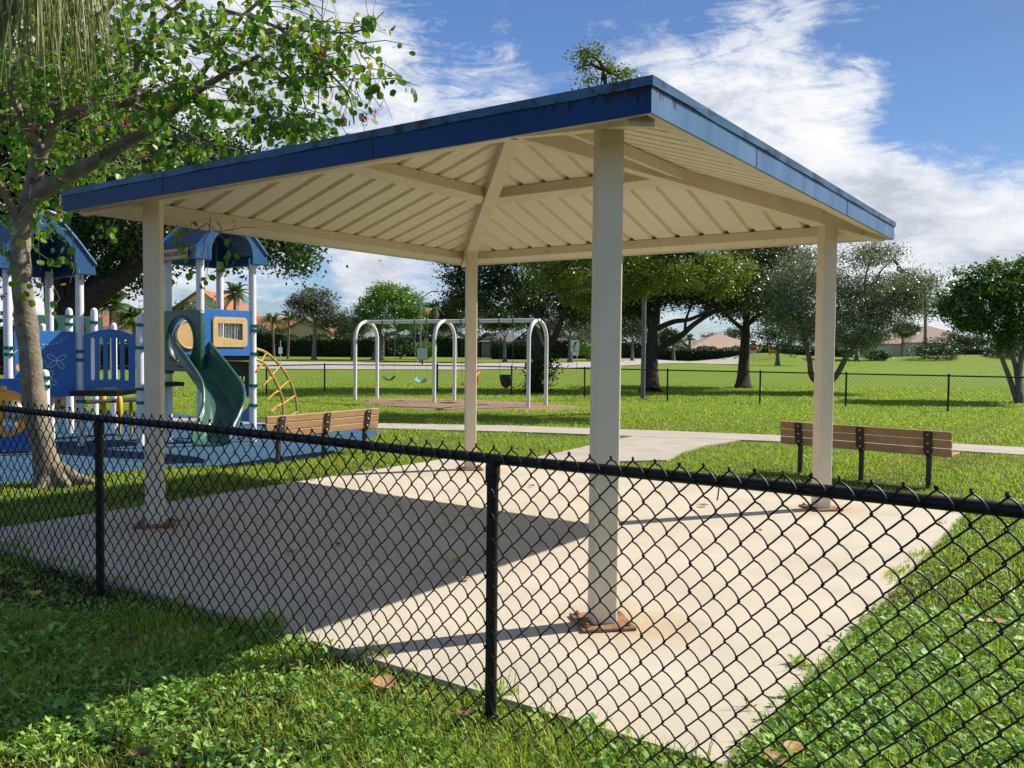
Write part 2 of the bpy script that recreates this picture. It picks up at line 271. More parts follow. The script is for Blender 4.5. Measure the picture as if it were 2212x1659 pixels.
# ------------------------------------------------------------------ mesh helpers
def unit(v): v = A(v, float); return v / (np.linalg.norm(v) + 1e-12)
class MB:
    def __init__(s): s.v = []; s.f = []; s.n = 0
    def add(s, v, f):
        s.v.append(A(v, float).reshape(-1, 3)); s.f += [tuple(i + s.n for i in q) for q in f]; s.n += len(s.v[-1]); return s
    def box(s, c, size, ax=None):
        ax = np.eye(3) if ax is None else A(ax, float); c = A(c, float); h = A(size, float) / 2
        v = [c + ax[0] * h[0] * i + ax[1] * h[1] * j + ax[2] * h[2] * k for k in (-1, 1) for j in (-1, 1) for i in (-1, 1)]
        return s.add(v, [(0, 2, 3, 1), (4, 5, 7, 6), (0, 1, 5, 4), (2, 6, 7, 3), (0, 4, 6, 2), (1, 3, 7, 5)])
    def bbox(s, c, size, ax=None, b=.01):               # box with chamfered edges
        ax = np.eye(3) if ax is None else A(ax, float); c = A(c, float); h = A(size, float) / 2; b = min(b, h.min() * .9)
        bm = []
        import itertools
        pts = []
        idx = {}
        for sg in itertools.product((-1, 1), repeat=3):
            for k in range(3):
                p = A([sg[i] * (h[i] if i == k else h[i] - b) for i in range(3)]); idx[(sg, k)] = len(pts); pts.append(c + ax[0] * p[0] + ax[1] * p[1] + ax[2] * p[2])
        f = []
        for k in range(3):
            o = [i for i in range(3) if i != k]
            for sk in (-1, 1):
                q = []
                for (a, b_) in ((-1, -1), (1, -1), (1, 1), (-1, 1)):
                    sg = [0, 0, 0]; sg[k] = sk; sg[o[0]] = a; sg[o[1]] = b_; q.append(idx[(tuple(sg), k)])
                f.append(tuple(q))
        for k in range(3):
            o = [i for i in range(3) if i != k]
            for a in (-1, 1):
                for b_ in (-1, 1):
                    s0 = [0, 0, 0]; s0[o[0]] = a; s0[o[1]] = b_; s1 = list(s0); s0[k] = -1; s1[k] = 1
                    f.append((idx[(tuple(s0), o[0])], idx[(tuple(s0), o[1])], idx[(tuple(s1), o[1])], idx[(tuple(s1), o[0])]))
        for sg in itertools.product((-1, 1), repeat=3): f.append(tuple(idx[(sg, k)] for k in range(3)))
        return s.add(pts, f)
    def tube(s, pts, r, n=8, cap=True, up=(0, 0, 1)):
        pts = [A(p, float) for p in pts]; m = len(pts); rr = r if isinstance(r, (list, tuple, np.ndarray)) else [r] * m
        tg = [unit(pts[min(i + 1, m - 1)] - pts[max(i - 1, 0)]) for i in range(m)]
        u = np.cross(tg[0], up); u = unit(np.cross(tg[0], (1, 0, 0))) if np.linalg.norm(u) < 1e-3 else unit(u)
        v = []
        for i in range(m):
            u = unit(u - tg[i] * (u @ tg[i])); w = np.cross(tg[i], u)
            for k in range(n):
                a = 2 * math.pi * k / n; v.append(pts[i] + rr[i] * (u * math.cos(a) + w * math.sin(a)))
        f = [(i * n + k, i * n + (k + 1) % n, (i + 1) * n + (k + 1) % n, (i + 1) * n + k) for i in range(m - 1) for k in range(n)]
        if cap: f += [tuple(range(n - 1, -1, -1)), tuple((m - 1) * n + k for k in range(n))]
        return s.add(v, f)
    def lathe(s, prof, c, n=16, axis=(0, 0, 1)):
        ax = unit(axis); u = unit(np.cross(ax, (1, 0, 0) if abs(ax[0]) < .9 else (0, 1, 0))); w = np.cross(ax, u); c = A(c, float); v = []; m = len(prof)
        for (r, z) in prof:
            for k in range(n):
                a = 2 * math.pi * k / n; v.append(c + ax * z + r * (u * math.cos(a) + w * math.sin(a)))
        f = [(i * n + k, i * n + (k + 1) % n, (i + 1) * n + (k + 1) % n, (i + 1) * n + k) for i in range(m - 1) for k in range(n)]
        f += [tuple(range(n - 1, -1, -1)), tuple((m - 1) * n + k for k in range(n))]
        return s.add(v, f)
    def prism(s, poly, o, u, v, n, t):
        o = A(o, float); u = A(u, float); v = A(v, float); n = A(n, float); k = len(poly)
        a = [o + u * p[0] + v * p[1] for p in poly]; b = [q + n * t for q in a]
        return s.add(a + b, [tuple(range(k - 1, -1, -1)), tuple(range(k, 2 * k))] + [(i, (i + 1) % k, k + (i + 1) % k, k + i) for i in range(k)])
    def build(s, name, m, parent=None, origin=None, smooth=True, ang=35):
        v = np.concatenate(s.v); me = bpy.data.meshes.new(name)
        org = A(parent['_o'] if parent is not None else (origin if origin is not None else (0, 0, 0)), float)
        me.from_pydata((v - org).tolist(), [], s.f); me.update()
        import bmesh
        bm = bmesh.new(); bm.from_mesh(me); bmesh.ops.recalc_face_normals(bm, faces=bm.faces); bm.to_mesh(me); bm.free()
        return finish(me, name, m, parent, org, smooth, ang)
def finish(me, name, m, parent, org, smooth=True, ang=35):
    me.materials.append(m)
    if smooth:
        me.polygons.foreach_set('use_smooth', [True] * len(me.polygons)); me.set_sharp_from_angle(angle=math.radians(ang))
    o = bpy.data.objects.new(name, me); S.collection.objects.link(o); _tmp.append(o)
    if parent is not None: o.parent = parent
    else: o.location = tuple(org)
    o['_o'] = tuple(float(x) for x in org)
    return o
_tmp = []
def thing(name, label, cat, loc, group=None):
    o = bpy.data.objects.new(name, None); S.collection.objects.link(o); o.location = tuple(float(x) for x in loc); o.empty_display_size = .2
    o['_o'] = tuple(float(x) for x in loc); _tmp.append(o); return tag(o, label, cat, group)
def tag(o, label, cat, group=None):
    o['label'] = label; o['category'] = cat
    if group: o['group'] = group
    return o
def kind(o, k, label=None, cat=None):
    o['kind'] = k
    if label: o['label'] = label
    if cat: o['category'] = cat
    return o
def npmesh(verts, nper, name, m, parent=None, origin=(0, 0, 0), faces=None, smooth=False):
    """verts (n*nper,3); every nper vertices are one polygon (or faces gives index tuples within one item)"""
    org = A(parent['_o'] if parent is not None else origin, float); verts = np.asarray(verts, np.float32) - org.astype(np.float32)
    nv = len(verts); items = nv // nper
    me = bpy.data.meshes.new(name); me.vertices.add(nv); me.vertices.foreach_set('co', verts.ravel())
    faces = faces or [tuple(range(nper))]
    base = (np.arange(items) * nper)[:, None]
    idx = np.concatenate([base + A(f)[None, :] for f in faces], 1).ravel().astype(np.int32)
    ln = A([len(f) for f in faces]); tot = np.tile(ln, items); start = np.concatenate([[0], np.cumsum(tot)[:-1]])
    me.loops.add(len(idx)); me.loops.foreach_set('vertex_index', idx)
    me.polygons.add(len(tot)); me.polygons.foreach_set('loop_start', start.astype(np.int32)); me.polygons.foreach_set('loop_total', tot.astype(np.int32))
    me.update(); me.validate()
    return finish(me, name, m, parent, org, smooth)
def plate(loops, t, o, u, v, name, m, parent, bevel=0.0):
    """flat plate: first loop the outline, the others holes; built from a filled 2-D curve"""
    cu = bpy.data.curves.new('c', 'CURVE'); cu.dimensions = '2D'; cu.fill_mode = 'BOTH'; cu.extrude = t / 2; cu.bevel_depth = bevel
    for lp in loops:
        sp = cu.splines.new('POLY'); sp.points.add(len(lp) - 1); sp.use_cyclic_u = True
        for q, p in zip(sp.points, lp): q.co = (p[0], p[1], 0, 1)
    ob = bpy.data.objects.new('c', cu); S.collection.objects.link(ob)
    bpy.context.view_layer.update()
    me = bpy.data.meshes.new_from_object(ob.evaluated_get(bpy.context.evaluated_depsgraph_get()))
    bpy.data.objects.remove(ob); bpy.data.curves.remove(cu)
    vv = np.zeros(len(me.vertices) * 3); me.vertices.foreach_get('co', vv); vv = vv.reshape(-1, 3)
    o = A(o, float); u = unit(u); v = unit(v); n = np.cross(u, v)
    wv = o + vv[:, :1] * u + vv[:, 1:2] * v + vv[:, 2:] * n - A(parent['_o'])
    me.vertices.foreach_set('co', wv.astype(np.float32).ravel()); me.name = name; me.update(); me.materials.clear()
    return finish(me, name, m, parent, A(parent['_o']), True, 30)
def rrect(w, h, r, cx=0, cy=0, n=5):
    out = []
    for (sx, sy, a0) in ((1, 1, 0), (-1, 1, 90), (-1, -1, 180), (1, -1, 270)):
        for i in range(n + 1):
            a = math.radians(a0 + 90 * i / n); out.append((cx + sx * (w / 2 - r) + r * math.cos(a), cy + sy * (h / 2 - r) + r * math.sin(a)))
    return out
def ell(rx, ry, cx=0, cy=0, n=28): return [(cx + rx * math.cos(2 * math.pi * i / n), cy + ry * math.sin(2 * math.pi * i / n)) for i in range(n)]
def text(s, size, o, u, v, name, m, parent):
    cu = bpy.data.curves.new('t', 'FONT'); cu.body = s; cu.size = size; cu.align_x = 'CENTER'; cu.align_y = 'CENTER'; cu.extrude = .002
    ob = bpy.data.objects.new('t', cu); S.collection.objects.link(ob); bpy.context.view_layer.update()
    me = bpy.data.meshes.new_from_object(ob.evaluated_get(bpy.context.evaluated_depsgraph_get()))
    bpy.data.objects.remove(ob); bpy.data.curves.remove(cu)
    vv = np.zeros(len(me.vertices) * 3); me.vertices.foreach_get('co', vv); vv = vv.reshape(-1, 3)
    u = unit(u); v = unit(v); n = np.cross(u, v)
    wv = A(o, float) + vv[:, :1] * u + vv[:, 1:2] * v + vv[:, 2:] * n - A(parent['_o'])
    me.vertices.foreach_set('co', wv.astype(np.float32).ravel()); me.update(); me.materials.clear()
    return finish(me, name, m, parent, A(parent['_o']), False)
def bez(p0, p1, p2, n=8):
    p0, p1, p2 = A(p0, float), A(p1, float), A(p2, float)
    return [(1 - t) ** 2 * p0 + 2 * t * (1 - t) * p1 + t * t * p2 for t in np.linspace(0, 1, n)]
def catmull(pts, k=6):
    p = [A(q, float) for q in pts]; p = [2 * p[0] - p[1]] + p + [2 * p[-1] - p[-2]]; out = []
    for i in range(1, len(p) - 2):
        for t in np.linspace(0, 1, k, endpoint=False):
            out.append(.5 * ((2 * p[i]) + (-p[i - 1] + p[i + 1]) * t + (2 * p[i - 1] - 5 * p[i] + 4 * p[i + 1] - p[i + 2]) * t * t + (-p[i - 1] + 3 * p[i] - 3 * p[i + 1] + p[i + 2]) * t ** 3))
    out.append(p[-2]); return out

# ------------------------------------------------------------------ ground
def sstep(a, b, x): t = np.clip((x - a) / (b - a), 0, 1); return t * t * (3 - 2 * t)
def TZ(x, y):
    x = np.asarray(x, float); y = np.asarray(y, float)
    z = -0.045 + 0.62 * sstep(62, 118, y) * (1 - sstep(14, 30, x))
    ridge = 1.15 * np.exp(-((y - 122 - 3 * np.sin(x * .09)) / 7.5) ** 2) * (.78 + .22 * np.sin(x * .21 + .6)) * sstep(26, 38, x)
    return z + ridge + .9 * sstep(118, 126, y) * sstep(26, 38, x) * .75
def TZ1(x, y): return float(TZ(x, y))
def strip_coords(a): return np.unique(np.concatenate([np.linspace(a[i], a[i + 1], a[i + 2] + 1) for i in range(0, len(a) - 2, 2)]))
gx = np.unique(np.concatenate([np.linspace(-2500, -160, 12), np.linspace(-160, -30, 40), np.linspace(-30, 30, 61), np.linspace(30, 110, 70), np.linspace(110, 2500, 14)]))
gy = np.unique(np.concatenate([np.linspace(-60, 0, 8), np.linspace(0, 60, 50), np.linspace(60, 150, 80), np.linspace(150, 4000, 20)]))
XX, YY = np.meshgrid(gx, gy); ZZ = TZ(XX, YY)
mb = MB(); nx = len(gx)
mb.add(np.stack([XX, YY, ZZ], -1).reshape(-1, 3), [(j * nx + i, j * nx + i + 1, (j + 1) * nx + i + 1, (j + 1) * nx + i) for j in range(len(gy) - 1) for i in range(nx - 1)])
kind(mb.build('lawn', M['lawn'], ang=180), 'structure', 'green mown lawn of the park', 'lawn')

# pavilion frame of reference
CX, CY, TH = -0.004, 8.355, -1.40089
HA, HB, HP, HF, HT = 2.3513, 2.8916, 2.953, 2.8473, 3.0275
diag = [A([math.cos(TH + k * math.pi / 2), math.sin(TH + k * math.pi / 2), 0]) for k in range(4)]      # near, right, far, left corner
C0 = A([CX, CY, 0.0])
nrm = [unit(diag[k] + diag[(k + 1) % 4]) for k in range(4)]                    # outward normals of the four sides
E1, E2 = nrm[0], nrm[1]                                                       # near-right, far-right
def slab_pt(a, b, z=0.0): return C0 + E1 * a + E2 * b + A([0, 0, z])
def prism_xy(poly, z0, z1):
    m_ = MB(); k = len(poly); m_.add([(*p[:2], z0) for p in poly] + [(*p[:2], z1) for p in poly],
          [tuple(range(k - 1, -1, -1)), tuple(range(k, 2 * k))] + [(i, (i + 1) % k, k + (i + 1) % k, k + i) for i in range(k)]); return m_
slab = [slab_pt(3.6, 3.25), slab_pt(-3.33, 3.25), slab_pt(-3.33, -3.6), slab_pt(3.6, -3.6)]
def slabmat():
    m = M['concrete']; t = m.node_tree; b = t.nodes['Principled BSDF']
    pos = t.nodes.new('ShaderNodeNewGeometry').outputs['Position']; col = b.inputs['Base Color'].links[0].from_socket
    nz = noise(t, pos, 3.5, 6, .6); acc = None
    for k in range(4):                              # rust that has run from the four foot plates
        c = C0 + diag[k] * HA * 2 ** .5 + A([.12, -.02, 0])
        d = vmath(t, 'DISTANCE', pos, tuple(c)).outputs['Value']
        w = nmath(t, 'SUBTRACT', nmath(t, 'ADD', .16, nmath(t, 'MULTIPLY', nz, .72)), d)
        acc = w if acc is None else nmath(t, 'MAXIMUM', acc, w)
    f = ramp(t, acc, [(.0, (0, 0, 0)), (.45, (.6, .6, .6))])
    col = mixc(t, f, col, (.46, .29, .13))
    col = mixc(t, ramp(t, noise(t, pos, 1.1, 8, .65), [(.52, (0, 0, 0)), (.7, (.35, .35, .35))]), col, (.33, .30, .25))
    col = mixc(t, ramp(t, noise(t, pos, 260, 2, .5), [(.55, (0, 0, 0)), (.75, (.3, .3, .3))]), col, (.30, .25, .18))
    t.links.new(col, b.inputs['Base Color'])
slabmat()
o = prism_xy(slab, -.16, 0.0).build('concrete_slab', M['concrete'], smooth=False); kind(o, 'structure', 'pale square concrete slab under the pavilion', 'slab')

def onZ(pts, z): return [G(x, y, z) for x, y in pts]
branch = onZ([(1085, 1001), (1180, 982), (1262, 964), (1335, 948), (1392, 937), (1665, 944), (1590, 951), (1520, 962), (1470, 978), (1440, 993)], -.012)
sw_up = [(-300, 893), (500, 905), (830, 914), (1100, 919), (1250, 924), (1400, 929), (1660, 939), (1900, 949), (2212, 966), (2700, 995)]
sw_lo = [(-300, 900), (500, 914), (830, 925), (1100, 932), (1250, 937), (1400, 943), (1660, 952), (1900, 963), (2212, 982), (2700, 1013)]
sw = onZ(sw_up, -.012) + onZ(sw_lo[::-1], -.012)
o = prism_xy(sw, -.1, -.012).build('footpath', M['path'], smooth=False); kind(o, 'structure', 'pale concrete footpath crossing the lawn', 'path')
o = prism_xy(branch, -.1, -.016).build('path_spur', M['path'], smooth=False); kind(o, 'structure', 'short concrete path joining slab and footpath', 'path')
rub = onZ([(-500, 1090), (60, 1038), (200, 1022), (330, 1010), (560, 1002), (640, 993), (715, 975), (765, 963), (800, 947), (826, 931), (700, 924), (560, 915), (380, 893), (150, 886), (-700, 886)], -.02)
o = prism_xy(rub, -.12, -.02).build('rubber_surface', M['rubber'], smooth=False); kind(o, 'structure', 'blue rubber safety surface of the playground', 'playground surface')
mc = A([-1.6, 25.9, 0]); mul = []
for i in range(60):
    a = 2 * math.pi * i / 60; r = 1 + .07 * math.sin(3 * a + 1) + .05 * math.sin(7 * a)
    mul.append(mc + A([3.6 * r * math.cos(a) , 2.5 * r * math.sin(a) - .43 * 3.6 * r * math.cos(a) * .8, 0]))
mm = MB(); cen = len(mul)
rings = []
for s_ in (1, .93, .6, 0.02): rings += [(*(mc + (p - mc) * s_)[:2], -.05 + .075 * (1 - s_ ** 6)) for p in mul]
mm.add(rings, [(r * cen + i, r * cen + (i + 1) % cen, (r + 1) * cen + (i + 1) % cen, (r + 1) * cen + i) for r in range(3) for i in range(cen)])
kind(mm.build('mulch_bed', M['mulch'], ang=180), 'structure', 'round bed of brown wood mulch under the swings', 'mulch bed')
def ribbon(name, m, up, lo, h, label, cat):
    a = [G(*p, z=-.0) for p in up]; b = [G(*p, z=0) for p in lo]; mb = MB(); v = []
    n = 60; ts = np.linspace(0, len(a) - 1, n)
    for t in ts:
        i = min(int(t), len(a) - 2); f = t - i; p = a[i] * (1 - f) + a[i + 1] * f; q = b[i] * (1 - f) + b[i + 1] * f
        for s_ in np.linspace(0, 1, 7):
            r = q * (1 - s_) + p * s_; v.append((r[0], r[1], TZ1(r[0], r[1]) + h))
    mb.add(v, [(i * 7 + k, i * 7 + k + 1, (i + 1) * 7 + k + 1, (i + 1) * 7 + k) for i in range(n - 1) for k in range(6)])
    kind(mb.build(name, m, ang=180), 'structure', label, cat)
ribbon('street', M['street'], [(-600, 776), (600, 786), (1000, 790), (1270, 788), (1450, 783), (1600, 781)], [(-600, 789), (600, 797), (1000, 799), (1270, 796), (1450, 791), (1610, 786)], .05, 'pale concrete street beyond the back fence', 'street')

# ------------------------------------------------------------------ pavilion
pav = thing('pavilion', 'beige open pavilion with blue metal fascia and four square posts on concrete slab', 'pavilion', C0)
SL = 0.318
def zd(p): return 3.02 + SL * (2.68 - p)                  # underside of the deck at perpendicular distance p
def zh(u): return HP + .225 * (HA * 2 ** .5 - u)          # underside of the hip rafters at diagonal distance u
for k in range(4):
    d = diag[k]; sd = A([-d[1], d[0], 0]); c = C0 + d * HA * 2 ** .5; w = .0755
    post = MB(); prof = rrect(2 * w, 2 * w, .014, n=3)
    v0 = [c + d * x + sd * y + A([0, 0, .018]) for x, y in prof]; v1 = [c + d * x + sd * y + A([0, 0, zh(HA * 2 ** .5 + x) + .01]) for x, y in prof]; n = len(prof)
    post.add(v0 + v1, [(i, (i + 1) % n, n + (i + 1) % n, n + i) for i in range(n)] + [tuple(range(n)), tuple(range(n, 2 * n))])
    po = post.build('post', M['beige'], pav)
    bp = MB(); bp.bbox(c + A([0, 0, .011]), (.33, .33, .02), [d, sd, (0, 0, 1)], .004); bpo = bp.build('base_plate', M['rust'], po)
    for (i, j) in ((1, 1), (1, -1), (-1, 1), (-1, -1)):
        bo = MB(); q = c + d * .125 * i + sd * .125 * j; bo.lathe([(.016, .021), (.016, .034), (.009, .035), (.009, .046)], q, 6); bo.build('bolt', M['rust'], po, ang=20)
    h = MB(); u0, u1 = .03, 3.93; w = .074
    v = [C0 + d * u + sd * s_ * w + A([0, 0, zz]) for u in (u0, u1) for (s_, zz) in ((-1, zh(u)), (1, zh(u)), (1, zh(u) + .158), (-1, zh(u) + .158))]
    h.add(v, [(0, 1, 2, 3), (4, 7, 6, 5), (0, 4, 5, 1), (1, 5, 6, 2), (2, 6, 7, 3), (3, 7, 4, 0)]); h.build('hip_rafter', M['beige'], pav, smooth=False)
for k in range(4):
    nn = nrm[k]; al = A([-nn[1], nn[0], 0])                # along the side
    def pt(s_, p, z): return C0 + nn * p + al * s_ + A([0, 0, z])
    for nm, p0, p1, dd in (('eave_beam', 2.69, 2.845, .105), ('purlin', 1.14, 1.29, .112)):
        b = MB(); cs = [(p0, zd(p0) - dd), (p1, zd(p1) - dd), (p1, zd(p1) - .006), (p0, zd(p0) - .006)]
        inset = .105 if nm == 'purlin' else .09
        v = [pt(s_ * (p - inset), p, z) for s_ in (-1, 1) for (p, z) in cs]
        b.add(v, [(0, 1, 2, 3), (4, 7, 6, 5), (0, 4, 5, 1), (1, 5, 6, 2), (2, 6, 7, 3), (3, 7, 4, 0)]); b.build(nm, M['beige'], pav, smooth=False)
    # ribbed deck: flat pans with raised ribs, cut along the hips
    prof = []; x = -3.0 + .15
    sp = .305
    xs = [(-2.87, 0.0)]
    cpos = np.arange(-9, 10) * sp + .1
    for cc in cpos:
        if abs(cc) > 2.78: continue
        xs += [(cc - .042, 0), (cc - .026, .038), (cc + .026, .038), (cc + .042, 0)]
    xs.append((2.87, 0)); dk = MB(); v = []
    for (x_, dz) in xs:
        v += [pt(x_, 2.872, zd(2.872) + dz), pt(x_, max(abs(x_), .001), zd(abs(x_)) + dz)]
    dk.add(v, [(2 * i, 2 * i + 2, 2 * i + 3, 2 * i + 1) for i in range(len(xs) - 1)]); dk.build('ceiling_panel', M['deck'], pav, smooth=False)
    tp = MB(); v = [pt(-2.875, 2.875, zd(2.875) + .062), pt(2.875, 2.875, zd(2.875) + .062), pt(0, 0, zd(0) + .062)]; tp.add(v, [(0, 1, 2)])
    for cc in cpos:
        if abs(cc) > 2.7: continue
        a, b_ = pt(cc, 2.87, zd(2.87) + .07), pt(cc, abs(cc) + .02, zd(abs(cc) + .02) + .07); tp.tube([a, b_], .012, 4)
    tp.build('roof_sheet', M['blue_fascia'], pav, smooth=False)
    fa = MB(); o_, i_ = HB, HB - .018
    v = [pt(s_ * p, p, z) for s_ in (-1, 1) for (p, z) in ((i_, HF), (o_, HF), (o_, HT - .045), (i_, HT - .045))]
    fa.add(v, [(0, 1, 2, 3), (4, 7, 6, 5), (0, 4, 5, 1), (1, 5, 6, 2), (2, 6, 7, 3), (3, 7, 4, 0)]); fo = fa.build('fascia', M['blue_sunlit_faded' if k == 0 else 'blue_fascia'], pav, smooth=False)
    ca = MB(); q0, q1 = HB - .05, HB + .010; seg = 14; cs = [(q0, HT - .047), (q1, HT - .047), (q1 + .002, HT + .002), (q0, HT + .012)]
    v = []
    for i in range(seg + 1):
        s_ = -1 + 2 * i / seg; wob = .004 * math.sin(i * 2.1 + k)
        v += [pt(s_ * p, p + wob * (1 if j in (1,) else 0), z + (wob * .6 if j == 1 else 0)) for j, (p, z) in enumerate(cs)]
    f = [(0, 1, 2, 3), tuple(4 * seg + i for i in (3, 2, 1, 0))]
    for i in range(seg): f += [(4 * i + j, 4 * i + (j + 1) % 4, 4 * i + 4 + (j + 1) % 4, 4 * i + 4 + j) for j in range(4)]
    ca.add(v, f); ca.build('cap_trim', M['blue_cap'], fo, smooth=False)
    for s_ in (-1.35, .95):
        jn = MB(); jn.box(pt(s_, HB + .0012, (HF + HT) / 2 - .02), (.003, .003, .134), [al, nn, (0, 0, 1)]); jn.build('seam', M['black'], fo, smooth=False)
    lp = MB(); v = [pt(s_ * p, p, z) for s_ in (-1, 1) for (p, z) in ((HB - .05, HF + .006), (HB - .019, HF + .002), (HB - .019, HF + .022), (HB - .05, HF + .026))]
    lp.add(v, [(0, 1, 2, 3), (4, 7, 6, 5), (0, 4, 5, 1), (1, 5, 6, 2), (2, 6, 7, 3), (3, 7, 4, 0)]); lp.build('eave_lip', M['beige'], pav, smooth=False)

# ------------------------------------------------------------------ near chain-link fence
def chain_wires(mb, a, b, z0, z1, w, hgt, r, sides, sub, off, hook):
    """woven wires: each zigzags upwards and hooks into its neighbours"""
    a, b = A(a, float), A(b, float); d = unit(b - a); n = A([-d[1], d[0], 0]); Lg = np.linalg.norm(b - a)
    cnt = int(Lg / (w)) ; rows = int(round((z1 - z0) / (hgt / 2)))
    for i in range(cnt + 1):
        x0 = i * w
        pts = []
        for j in range(rows + 1):
            sg = (1 if j % 2 else -1) * (1 if i % 2 else -1)
            if sub <= 1: pts.append((x0 + sg * w / 2 * 1.0, hook * sg, z1 - j * hgt / 2)); continue
            xk = x0 + sg * (w / 2 + r * .7); z = z1 - j * hgt / 2; hook = abs(hook) * (1 if i % 2 else -1)
            pts += [(xk - sg * r * 1.2, -hook * .6, z + hgt * .055), (xk, 0, z), (xk - sg * r * 1.2, hook * .6, z - hgt * .055)]
            if j < rows:
                zn = z - hgt / 2; bow = .0062 if sg > 0 else .0012
                for f_ in (.25, .5, .75):
                    pts.append((xk * (1 - f_) + (x0 - sg * (w / 2 + r * .7)) * f_ - bow * math.sin(math.pi * f_), hook * (1 - 2 * f_) * .6, z * (1 - f_) + zn * f_ + bow * .5 * math.sin(math.pi * f_)))
        jx, jz = (rng.normal() * .0022, rng.normal() * .0022) if sub > 1 else (0, 0); wv_ = .010 * math.sin(x0 * 1.7) + .006 * math.sin(x0 * 4.3 + 1) if sub > 1 else 0
        P_ = [a + d * (p[0] + jx + (.003 * math.sin(p[2] * 7 + x0 * 3) if sub > 1 else 0)) + n * (off + p[1] + wv_ * math.sin(p[2] * 2.6) * .9) + A([0, 0, p[2] + jz]) for p in pts]
        mb.tube(P_, r, sides, cap=True, up=n)
        if sub > 1:                                          # twisted tips above the rail
            tip = P_[0]; mb.tube([tip + A([0, 0, -.006]), tip + d * .003 + A([0, 0, .005])], r * 1.3, sides, up=n)
fA, fB = A([-.082, 3.772, -.045]), A([-2.765, 5.676, -.045]); fd = unit(fB - fA); fn = A([-fd[1], fd[0], 0])
if fn[1] > 0: fn = -fn                                       # towards the camera
fence = thing('chain_link_fence', 'black vinyl chain link fence running along the near side of the slab', 'fence', fA)
rail_z = 1.165
posts_at = [(-3.29, 'p'), (0, 'p'), (3.29, 'p'), (-2.14, 'p')]
posts_at = [0, 3.29, 6.58]
for s_ in posts_at:
    c = fA + fd * s_; p = MB(); p.tube([c + A([0, 0, -.05]), c + A([0, 0, 1.18])], .0265, 16); po = p.build('post', M['black_pipe'], fence)
    k = MB(); k.lathe([(.030, 1.10), (.033, 1.115), (.033, 1.17), (.030, 1.19), (.024, 1.207), (.012, 1.216), (.002, 1.219)], c, 16); k.build('post_cap', M['black_pipe'], po)
    lo = MB(); ang_ = [i * math.pi * 2 / 20 for i in range(21)]
    lo.tube([c + fn * 0 + A([0, 0, rail_z + .045 * 0]) + (A([0, 0, 1]) * math.sin(t) + fn * math.cos(t)) * .028 for t in ang_], .006, 6, up=fd); lo.build('rail_loop', M['black_pipe'], po)
ra, rb = fA + fd * -2.6, fA + fd * 8.6
r_ = MB(); r_.tube([(1 - t) * ra + t * rb + A([0, 0, rail_z + .003 * math.sin(t * 19) + .045]) - A([0, 0, .0]) for t in np.linspace(0, 1, 40)], .0235, 14)
rl = r_.build('top_rail', M['black_pipe'], fence)
for s_ in (-1.05, .75, 1.7, 2.55, 4.4, 5.4):
    t_ = MB(); c = fA + fd * s_ + A([0, 0, rail_z + .045]); pts = [c + (A([0, 0, 1]) * math.sin(t) + fn * math.cos(t)) * .0245 for t in np.linspace(-1.2, 4.2, 14)]
    t_.tube(pts + [pts[-1] + A([0, 0, -.035]) + fn * .01, pts[-1] + A([0, 0, -.05]) + fn * .018], .0028, 5, up=fd); t_.build('tie_wire', M['black_vinyl'], rl)
wm = MB(); chain_wires(wm, ra + A([0, 0, .0]), rb, -.02, 1.262, .049, .106, .0036, 6, 3, 0, .0062)
# sits on the camera side of rail and posts
sgn = 1 if (A([-unit(rb - ra)[1], unit(rb - ra)[0], 0]) @ fn) > 0 else -1
wm.v = [v + fn * .031 for v in wm.v]
wm.build('wire_mesh', M['black_vinyl'], fence)

# ------------------------------------------------------------------ back fence
def back_fence(pts, label, spacing, rail=1.03, first=True):
    pts = [A(p, float) for p in pts]; f = thing('chain_link_fence', label, 'fence', pts[0], 'black chain link fences around the playground')
    return f
bf_pts = [A([-16.0, 24.0, -.045]), A([-8.76, 30.3, -.045]), A([-7.2, 33.0, -.045]), A([-2.95, 33.4, -.045]), A([5.3, 28.95, -.045]), A([8.05, 27.55, -.045]), A([12.83, 24.96, -.045]), A([22.5, 19.75, -.045])]
bf = thing('chain_link_fence', 'long low black chain link fence across the lawn behind swings and benches', 'fence', bf_pts[3])
rm = MB(); rm.tube([p + A([0, 0, 1.04]) for p in bf_pts], .021, 8); rm.build('top_rail', M['black_pipe'], bf)
wm = MB()
for a, b in zip(bf_pts[:-1], bf_pts[1:]): chain_wires(wm, a, b, .03, 1.08, .065, .13, .0031, 3, 1, 0, .003)
wm.build('wire_mesh', M['black_vinyl'], bf)
pl = [bf_pts[1], bf_pts[2] + A([.05, -.6, 0]), bf_pts[3], A([-.02, 31.83, -.045]), A([2.6, 30.42, -.045]), bf_pts[4], bf_pts[5], A([10.35, 26.31, -.045]), bf_pts[6], A([15.8, 23.36, -.045]), A([18.9, 21.69, -.045])]
for i, c in enumerate(pl):
    p = MB(); r = .045 if i == 2 else .028; p.tube([c, c + A([0, 0, 1.075])], r, 10); p.lathe([(r * 1.1, 1.06), (r * 1.1, 1.085), (r * .6, 1.105), (.004, 1.11)], c, 10); p.build('post', M['black_pipe'], bf)

